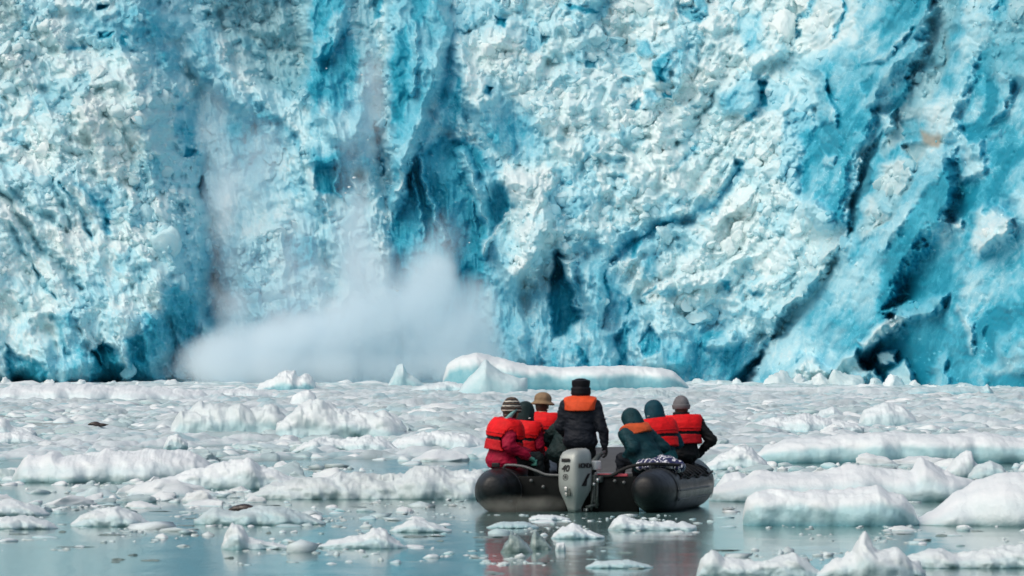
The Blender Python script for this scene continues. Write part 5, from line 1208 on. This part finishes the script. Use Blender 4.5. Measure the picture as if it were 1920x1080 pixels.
    if vest:
        def vf(P):
            q = P @ inv.T; d = np.abs(tors(P) - 0.022) - 0.036
            d = np.maximum(d, np.maximum(q[:, 2] - 0.585, vlow - q[:, 2]))
            for sh, e_ in ((sr, er), (sl_, el_)): d = np.maximum(d, 0.098 - cone_d(P, sh, e_, 0.0, 0.0))
            d = np.maximum(d, 0.078 - np.hypot(q[:, 0], q[:, 1] - 0.02) * np.where(q[:, 2] > 0.40, 1, 9))
            groove = np.abs(q[:, 2] - vbelt) - 0.016
            d = np.where(groove < 0, d + 0.012, d)
            front = (q[:, 1] > 0) & (np.abs(q[:, 0]) < 0.012)
            return np.where(front, np.maximum(d, 0.004), d)
        mid = lambda V: np.where(np.abs((V @ inv.T)[:, 2] - vbelt) < 0.020, 1, np.where((V @ inv.T)[:, 2] < vbelt, 2, 0))
        child('life_vest', vf, blo, bhi, 0.011, [M['c_' + vest], M['c_black'], M['c_' + low]], 0.005, mid)
        child('webbing_strap', lambda P: np.maximum(np.maximum(np.abs(tors(P) - 0.060) - 0.005, np.abs((P @ inv.T)[:, 2] - 0.40) - 0.010), np.maximum(0.10 - cone_d(P, sr, er, 0.0, 0.0), 0.10 - cone_d(P, sl_, el_, 0.0, 0.0))), blo, bhi, 0.009, M['c_redlow'], 0.0)
        for sx in (-1, 1):
            c = T((sx * 0.12, -0.05, 0.575))
            child('reflective_patch', lambda P: np.maximum(np.abs(tors(P) - 0.060) - 0.006, ell_d(P, c, (0.045, 0.05, 0.06), Rt)), c - 0.1, c + 0.1, 0.009, M['c_white'], 0.001)
    if collar:
        def cf(P):
            q = P @ inv.T; d = np.abs(tors(P) - 0.022) - 0.030
            d = np.maximum(d, np.hypot(q[:, 0] / 0.215, (q[:, 1] + 0.02) / 0.19) * 0.19 - 0.19)
            d = np.maximum(d, 0.425 + 0.5 * q[:, 0] ** 2 - q[:, 2]); d = np.maximum(d, 0.06 - np.hypot(q[:, 0], q[:, 1]))
            return d
        child('vest_collar', cf, blo, bhi, 0.011, M['c_' + collar], 0.004)
    hq = lambda P: (P - hc) @ Rh
    if hood:
        def hf(P):
            q = hq(P)
            d = smin(ell_d(P, H((0, -0.012, 0.03)), (0.124, 0.138, 0.140), Rh), ell_d(P, H((0, -0.045, -0.085)), (0.138, 0.118, 0.13), Rh), 0.05)
            d = np.maximum(d, -(d + 0.014))
            return np.maximum(d, q[:, 1] - 0.075 - 0.25 * q[:, 2] * (q[:, 2] > 0))
        child('hood', hf, hc - 0.28, hc + 0.25, 0.010, M['c_' + hood], 0.006)
    if hat in ('beanie', 'stripe'):
        def bf(P):
            q = hq(P); d = ell_d(P, H((0, -0.002, 0.028)), (0.108, 0.124, 0.128), Rh); d = np.maximum(d, -(d + 0.020))
            d = np.maximum(d, 0.012 - 0.25 * (q[:, 1] + 0.02) * -1 * 0 - q[:, 2] - 0.030 * (q[:, 1] < 0))
            return np.minimum(d, np.maximum(np.abs(ell_d(P, H((0, -0.002, 0.028)), (0.110, 0.127, 0.128), Rh)) - 0.012, np.abs(q[:, 2] + 0.002 + 0.10 * -q[:, 1] * 0) - 0.030))
        child('beanie', bf, hc - 0.2, hc + 0.22, 0.009, M['stripe'] if hat == 'stripe' else M['c_greyknit'], 0.003)
    if hat == 'brim':
        def sf(P):
            q = hq(P); r = np.hypot(q[:, 0], q[:, 1] * 0.93)
            br = np.maximum(np.abs(q[:, 2] - 0.035 + 2.6 * r * r - 0.03) - 0.008, r - 0.160)
            cr = smin(ell_d(P, H((0, 0, 0.070)), (0.112, 0.128, 0.098), Rh), box_d(P, H((0, 0, 0.06)), (0.085, 0.10, 0.07), 0.04, Rh), 0.03)
            return smin(br, cr, 0.02)
        child('sun_hat', sf, hc - 0.25, hc + 0.25, 0.010, M['c_tan'], 0.005)
    if hat == 'cap':
        def kf(P):
            q = hq(P); r = np.hypot(q[:, 0], q[:, 1] * 0.88)
            up = smin(np.maximum(r - 0.106 - 0.12 * (q[:, 2] - 0.02), np.abs(q[:, 2] - 0.065) - 0.075) , ell_d(P, H((0, 0, 0.10)), (0.114, 0.128, 0.070), Rh), 0.02)
            band = np.maximum(np.abs(r - 0.111) - 0.016, np.abs(q[:, 2] - 0.005) - 0.040)
            fl = np.maximum(np.maximum(np.abs(r - 0.104) - 0.014, np.abs(q[:, 2] + 0.06) - 0.07), q[:, 1] - 0.04)
            return smin(smin(up, band, 0.015), fl, 0.012)
        child('ear_flap_cap', kf, hc - 0.25, hc + 0.25, 0.009, M['c_blackhat'], 0.003)
    if not hood and hat in ('brim', 'stripe', 'beanie'):
        child('hair', lambda P: np.maximum(np.maximum(ell_d(P, H((0, -0.012, -0.005)), (0.090, 0.108, 0.15), Rh), hq(P)[:, 1] - 0.02), -(hq(P)[:, 2] + 0.16)), hc - 0.2, hc + 0.2, 0.010, M['hair'], 0.004)
    if hat == 'beanie' or (extras and 'scarf' in extras):
        child('scarf', lambda P: np.maximum(np.abs(np.hypot((P - hc)[:, 0], (P - hc)[:, 1] + 0.0) - 0.088) - 0.025, np.abs((P - hc)[:, 2] + 0.115) - 0.045), hc - 0.28, hc + 0.25, 0.011, M['c_black'], 0.008)
    if extras and 'tealscarf' in extras:
        a, b = H((0.10, -0.03, 0.0)), T((0.13, -0.06, 0.53)); 
        child('neck_scarf', lambda P: smin(cone_d(P, a, b, 0.020, 0.040), cone_d(P, b, b + np.array([0.01, 0.0, -0.03]), 0.035, 0.03), 0.03), np.minimum(a, b) - 0.12, np.maximum(a, b) + 0.12, 0.009, M['c_mint'], 0.008)
    return o

def on(px, Y, z): return ((px - 960) / FPX * Y, Y, z)
SEAT = 0.575
def build_people():
    make_person('person in crimson parka and red life vest with striped beanie', on(940, 80.9, SEAT), R(76), 'crimson', lean=0.12, side=0.04, hyaw=R(-35), vest='red', hat='stripe', bulk=1.26, scale=1.08,
                armr=((0.29, 0.02, 0.26), (0.24, 0.25, 0.13)), arml=((-0.26, 0.10, 0.24), (-0.05, 0.32, 0.16)), glover='tealglove', glovel='tealglove', extras=('tealscarf',), hem=None)
    make_person('person in dark green hood and red life vest behind the striped beanie', on(974, 81.9, SEAT), R(30), 'crimson', lean=0.10, side=0.05, vest='red', hood='dkgreen', bulk=1.15, hyaw=R(-10))
    make_person('person in tan brimmed sun hat and red life vest', on(1011, 82.8, SEAT + 0.10), R(22), 'red', lean=0.05, side=0.03, vest='red', hat='brim', bulk=1.15, hpitch=0.05)
    make_person('person in dark green rain jacket mostly hidden behind the standing driver', on(1049, 81.7, 0.66), R(50), 'dkgreen', lean=0.36, side=0.12, hood='dkgreen', bulk=1.15, arml=((-0.32, 0.02, 0.24), (-0.24, 0.25, 0.10)), glover='glove', glovel='glove')
    make_person('person standing at the motor in navy coat, black cap and orange collar', on(1088, 80.95, 0.85), R(6), 'navy', 'trouser', lean=0.06, side=0.0, collar='orange', hat='cap', bulk=1.12, scale=1.02, stand=True,
                armr=((0.285, -0.02, 0.22), (0.315, 0.0, 0.01)), arml=((-0.26, 0.05, 0.24), (-0.20, 0.24, 0.12)), legs=(((0.11, 0.06, -0.26), (0.12, 0.02, -0.56)), ((-0.11, 0.06, -0.26), (-0.12, 0.02, -0.56))), glover='glove', glovel='glove', hem='navy')
    make_person('person hunched in dark teal hooded jacket with an orange collar', on(1221, 80.75, SEAT), R(-42), 'teal', 'navy', lean=0.50, side=-0.12, hpitch=0.15, collar='orange2', hood='teal', bulk=1.26, glover='glove', glovel='glove')
    make_person('person in bright teal hood and red vest between hunched and grey beanie passengers', on(1240, 81.75, SEAT + 0.03), R(-26), 'teal2', 'navy', lean=0.20, side=-0.06, vest='red', hood='teal2', bulk=1.18, glover='glove', glovel='glove', hem='hem', low='red')
    make_person('person in grey knit beanie, black coat and red vest at the far right', on(1281, 82.6, SEAT + 0.07), R(-6), 'black', 'black', lean=0.06, side=-0.03, hyaw=R(-8), vest='red', hat='beanie', bulk=1.12,
                armr=((0.38, -0.03, 0.24), (0.22, 0.10, 0.06)), glover='glove', glovel='glove')
    # printed cloth bundled on the tube
    c = np.array(on(1238, 80.42, 0.615))
    def bf(P):
        d = ell_d(P, (0, 0, 0), (0.27, 0.17, 0.075)); d = smin(d, ell_d(P, (0.06, 0.02, 0.05), (0.14, 0.12, 0.06)), 0.06); d = smin(d, ell_d(P, (-0.22, -0.03, -0.03), (0.10, 0.10, 0.06)), 0.05); return smin(d, ell_d(P, (0.24, 0.0, -0.04), (0.09, 0.14, 0.07)), 0.05)
    V, F = nets(bf, (-0.42, -0.3, -0.2), (0.42, 0.3, 0.2), 0.012)
    V = V + 0.028 * np.stack([fbm3(V, 7.0, 3, 31), fbm3(V + 5, 7.0, 3, 32), fbm3(V + 9, 9.0, 3, 33)], 1)
    o = add('printed_cloth', mesh_np('printed_cloth', V, F, M['print']), loc=c); tag(o, 'navy and white printed cloth bundled on the right tube', 'cloth')

def build_seals():
    m, t, b = newmat('seal_fur')
    tc = nd(t, 'ShaderNodeTexCoord'); n = noise(t, tc.outputs['Object'], 14.0, 5.0, 0.6)
    t.links.new(mixc(t, ramp(t, n.outputs[0], [(0.4, 0.0), (0.65, 1.0)]).outputs[0], (0.012, 0.010, 0.010), (0.085, 0.065, 0.055)), b.inputs['Base Color']); b.inputs['Roughness'].default_value = 0.25; b.inputs['Specular IOR Level'].default_value = 0.6; M['seal'] = m
    def seal(label, loc, sc_, fac):
        def f(P):
            d = ell_d(P, (0.06, 0, 0.05), (0.17, 0.11, 0.085)); d = smin(d, ell_d(P, (0.28, 0.02, 0.0), (0.22, 0.12, 0.07)), 0.06)
            d = smin(d, ell_d(P, (-0.11, 0, 0.035), (0.085, 0.065, 0.06)), 0.05); d = smin(d, ell_d(P, (-0.19, 0, 0.018), (0.045, 0.042, 0.032)), 0.03)
            for s in (-1, 1): d = smin(d, cone_d(P, (0.10, s * 0.09, 0.0), (0.04, s * 0.17, -0.03), 0.03, 0.012), 0.03); d = smin(d, cone_d(P, (0.46, s * 0.02, 0.0), (0.58, s * 0.07, 0.01), 0.03, 0.012), 0.03)
            return d
        V, F = nets(f, (-0.3, -0.25, -0.12), (0.68, 0.25, 0.2), 0.012)
        V = V @ rotz(fac).T * sc_
        o = add('seal', mesh_np('seal', V, F, m), loc=loc); tag(o, label, 'seal')
        for s in (-1, 1):
            Ve, Fe = nets(lambda P: ell_d(P, (-0.155, s * 0.042, 0.06), (0.012, 0.010, 0.012)), (-.18, s * .042 - .03, .03), (-.13, s * .042 + .03, .09), 0.004)
            add('eye', mesh_np('eye', Ve @ rotz(fac).T * sc_, Fe, M['eye']), o)
    g = at(452, 962, 75.6); seal('dark brown seal lying on the greenish floe', (g.x, g.y, 0.125), 0.68, R(-8))
    g = ground(176, 806); seal('tiny dark seal swimming far out in the brash at left', (g.x, g.y, 0.13), 0.66, R(6))
# ------------------------------------------------------------------ spray of the calving ice, and the motor's exhaust
def cloud(name, label, cat, blobs, dens, loc, freq, detail=4.0, col=(0.87, 0.96, 1.0), voxel=0.8, thr=0.36):
    """Closed hull round soft ellipsoids (centre, radii, weight), filled by a volume whose density is their sum."""
    loc = np.array(loc, float); B = [(np.array(c) - loc, np.array(r), wt) for c, r, wt in blobs]
    def f(P):
        d = np.full(len(P), 1e3, np.float32)
        for c, r, wt in B: d = smin(d, ell_d(P, c, r), 1.2 * voxel)
        return d
    lo = np.min([c - r for c, r, _ in B], 0) - 2 * voxel; hi = np.max([c + r for c, r, _ in B], 0) + 2 * voxel
    V, F = nets(f, lo, hi, voxel)
    m = bpy.data.materials.new(name); m.use_nodes = True; t = m.node_tree; t.nodes.clear()
    out = t.nodes.new('ShaderNodeOutputMaterial'); pv = nd(t, 'ShaderNodeVolumePrincipled')
    pv.inputs['Color'].default_value = (*col, 1); pv.inputs['Anisotropy'].default_value = -0.35
    t.links.new(pv.outputs[0], out.inputs['Volume'])
    tc = nd(t, 'ShaderNodeTexCoord'); P = tc.outputs['Object']
    n = noise(t, P, freq, detail, 0.58); tot = None
    for c, r, wt in B:
        s = nd(t, 'ShaderNodeVectorMath', operation='SUBTRACT'); t.links.new(P, s.inputs[0]); s.inputs[1].default_value = tuple(c)
        dv = nd(t, 'ShaderNodeVectorMath', operation='DIVIDE'); t.links.new(s.outputs[0], dv.inputs[0]); dv.inputs[1].default_value = tuple(r)
        ln = nd(t, 'ShaderNodeVectorMath', operation='LENGTH'); t.links.new(dv.outputs[0], ln.inputs[0])
        g = mth(t, 'MAXIMUM', mth(t, 'SUBTRACT', 1.0, mth(t, 'MULTIPLY', ln.outputs['Value'], ln.outputs['Value'])), 0.0)
        g = mth(t, 'MULTIPLY', mth(t, 'POWER', g, 1.5), wt); tot = g if tot is None else mth(t, 'ADD', tot, g)
    sh = mth(t, 'MAXIMUM', mth(t, 'MULTIPLY', mth(t, 'SUBTRACT', n.outputs[0], thr), 4.2), 0.0)
    sh = mth(t, 'MULTIPLY_ADD', sh, 1.0, 0.07)
    t.links.new(mth(t, 'MULTIPLY', mth(t, 'MULTIPLY', tot, sh), dens), pv.inputs['Density'])
    o = add(name, mesh_np(name, V, F, m), loc=loc); tag(o, label, cat, kind='stuff'); return o
def build_clouds():
    k = 366 / FPX
    def b(px, py, rx, ry, wt, dY=0.0, rY=6.0): p = at(px, py, 366 + dY); return (np.array(p), np.array([rx * k, rY, ry * k]), wt)
    cloud('spray_cloud', 'billowing white cloud of ice spray from the calving at the glacier foot', 'spray',
          [b(400, 680, 90, 60, .9), b(470, 665, 120, 75, 1.0), b(560, 650, 130, 85, 1.1), b(650, 635, 120, 105, 1.1), b(740, 625, 120, 120, 1.1), b(800, 560, 75, 130, .8), b(825, 500, 40, 80, .5), b(850, 650, 110, 90, .95), b(900, 685, 80, 50, .8), b(880, 590, 70, 90, .28), b(840, 450, 50, 70, .2),
           b(620, 695, 340, 42, 1.0, -3), b(700, 540, 75, 110, .5), b(660, 470, 60, 150, .45, 1, 5), b(560, 560, 110, 110, .45, 1, 5), b(440, 500, 60, 170, .36, 2, 5), b(415, 380, 45, 150, .36, 2, 5), b(400, 240, 40, 110, .26, 2, 4),
           b(480, 340, 95, 150, .30, 3, 5), b(530, 470, 90, 140, .25, 2, 5), b(660, 330, 45, 160, .40, 1, 4), b(695, 190, 36, 150, .34, 1, 4)],
          1.1, tuple(at(620, 600, 366)), 0.17, 6.0, voxel=0.7, thr=0.44)
    q = 79.5 / FPX
    def e(px, py, rx, ry, wt): p = at(px, py, 79.45); return (np.array(p), np.array([rx * q, 0.25, ry * q]), wt)
    cloud('exhaust_smoke', 'thin grey exhaust smoke low over the water behind the left tube', 'smoke',
          [e(960, 948, 80, 24, 1.0), e(1020, 945, 55, 20, .8), e(925, 950, 40, 18, .6)], 1.3, tuple(at(970, 945, 79.45)), 5.0, 3.0, col=(0.45, 0.45, 0.40), voxel=0.03, thr=0.25)

def build_falling():
    r = np.random.default_rng(5)
    for k, (px, py, sz) in enumerate([(655,350,13),(664,333,8),(648,362,6),(612,128,5),(678,140,6),(690,262,6),(745,545,8),(880,455,5)]):
        V, F = chunk_shape(3, 520 + k, 1.3); s = sz * 356 / FPX * 0.5; p = at(px, py, 356 + r.uniform(-3, 3))
        M3 = rotz(r.uniform(0, 6)) @ rotx(r.uniform(0, 6)); me = mesh_np('falling_ice_block', (V * s * np.array([1, .55, .45])) @ M3.T, F, FLOE); attr(me, 'blue', np.full(len(V), 0.08)); attr(me, 'dirt', np.full(len(V), 0.0))
        o = add('falling_ice_block', me, loc=p); tag(o, 'white block of ice falling in the calving spray', 'ice block', 'ice blocks falling in the calving spray')

def build_foot_blocks():
    r = np.random.default_rng(77)
    spots = [(14,44,20),(58,26,12),(92,30,15),(150,44,15),(214,30,12),(262,26,10),(318,40,15),(372,30,10),(640,44,14),(690,30,10),(1312,34,16),(1352,26,12),(1382,40,18),(1462,60,34),(1500,44,26),(1548,50,30),(1590,60,36),(1640,40,22),(1668,52,30),(1712,38,20),(1752,34,12),(1800,44,14),(1880,40,12)]
    for k, (px, wd, ht) in enumerate(spots):
        D = (362 if px < 1350 else 362 - 50 * float(sstep(1350, 2050, np.array(px * 1.0)))) - r.uniform(4, 9); s = D / FPX
        V, F = chunk_shape(4, 940 + k, 2.0); V = V * np.array([wd * s * 0.62, wd * s * 0.6, ht * s]) @ np.eye(3)
        me = mesh_np('ice_block', V @ rotz(r.uniform(0, 6)).T, F, FLOE); attr(me, 'blue', r.uniform(0.05, 0.28) + 0.3 * sstep(0.15, 0.0, V[:, 2])); attr(me, 'dirt', np.full(len(V), 0.06))
        o = add('ice_block', me, loc=((px - 960) / FPX * D, D, -0.05))
        wh = 'at the far left' if px < 400 else 'by the spray cloud' if px < 800 else 'below the slanting blue ridge'
        tag(o, f'fallen white ice block lying against the glacier foot {wh}', 'ice block', f'fallen blocks along the glacier foot {wh}')
# ------------------------------------------------------------------ build: setting first, then things
build_glacier()
build_water()
boat_materials(); people_materials()
build_boat()
build_people()
build_floes()
build_seals()
build_brash()
build_clouds()
build_falling()
build_foot_blocks()
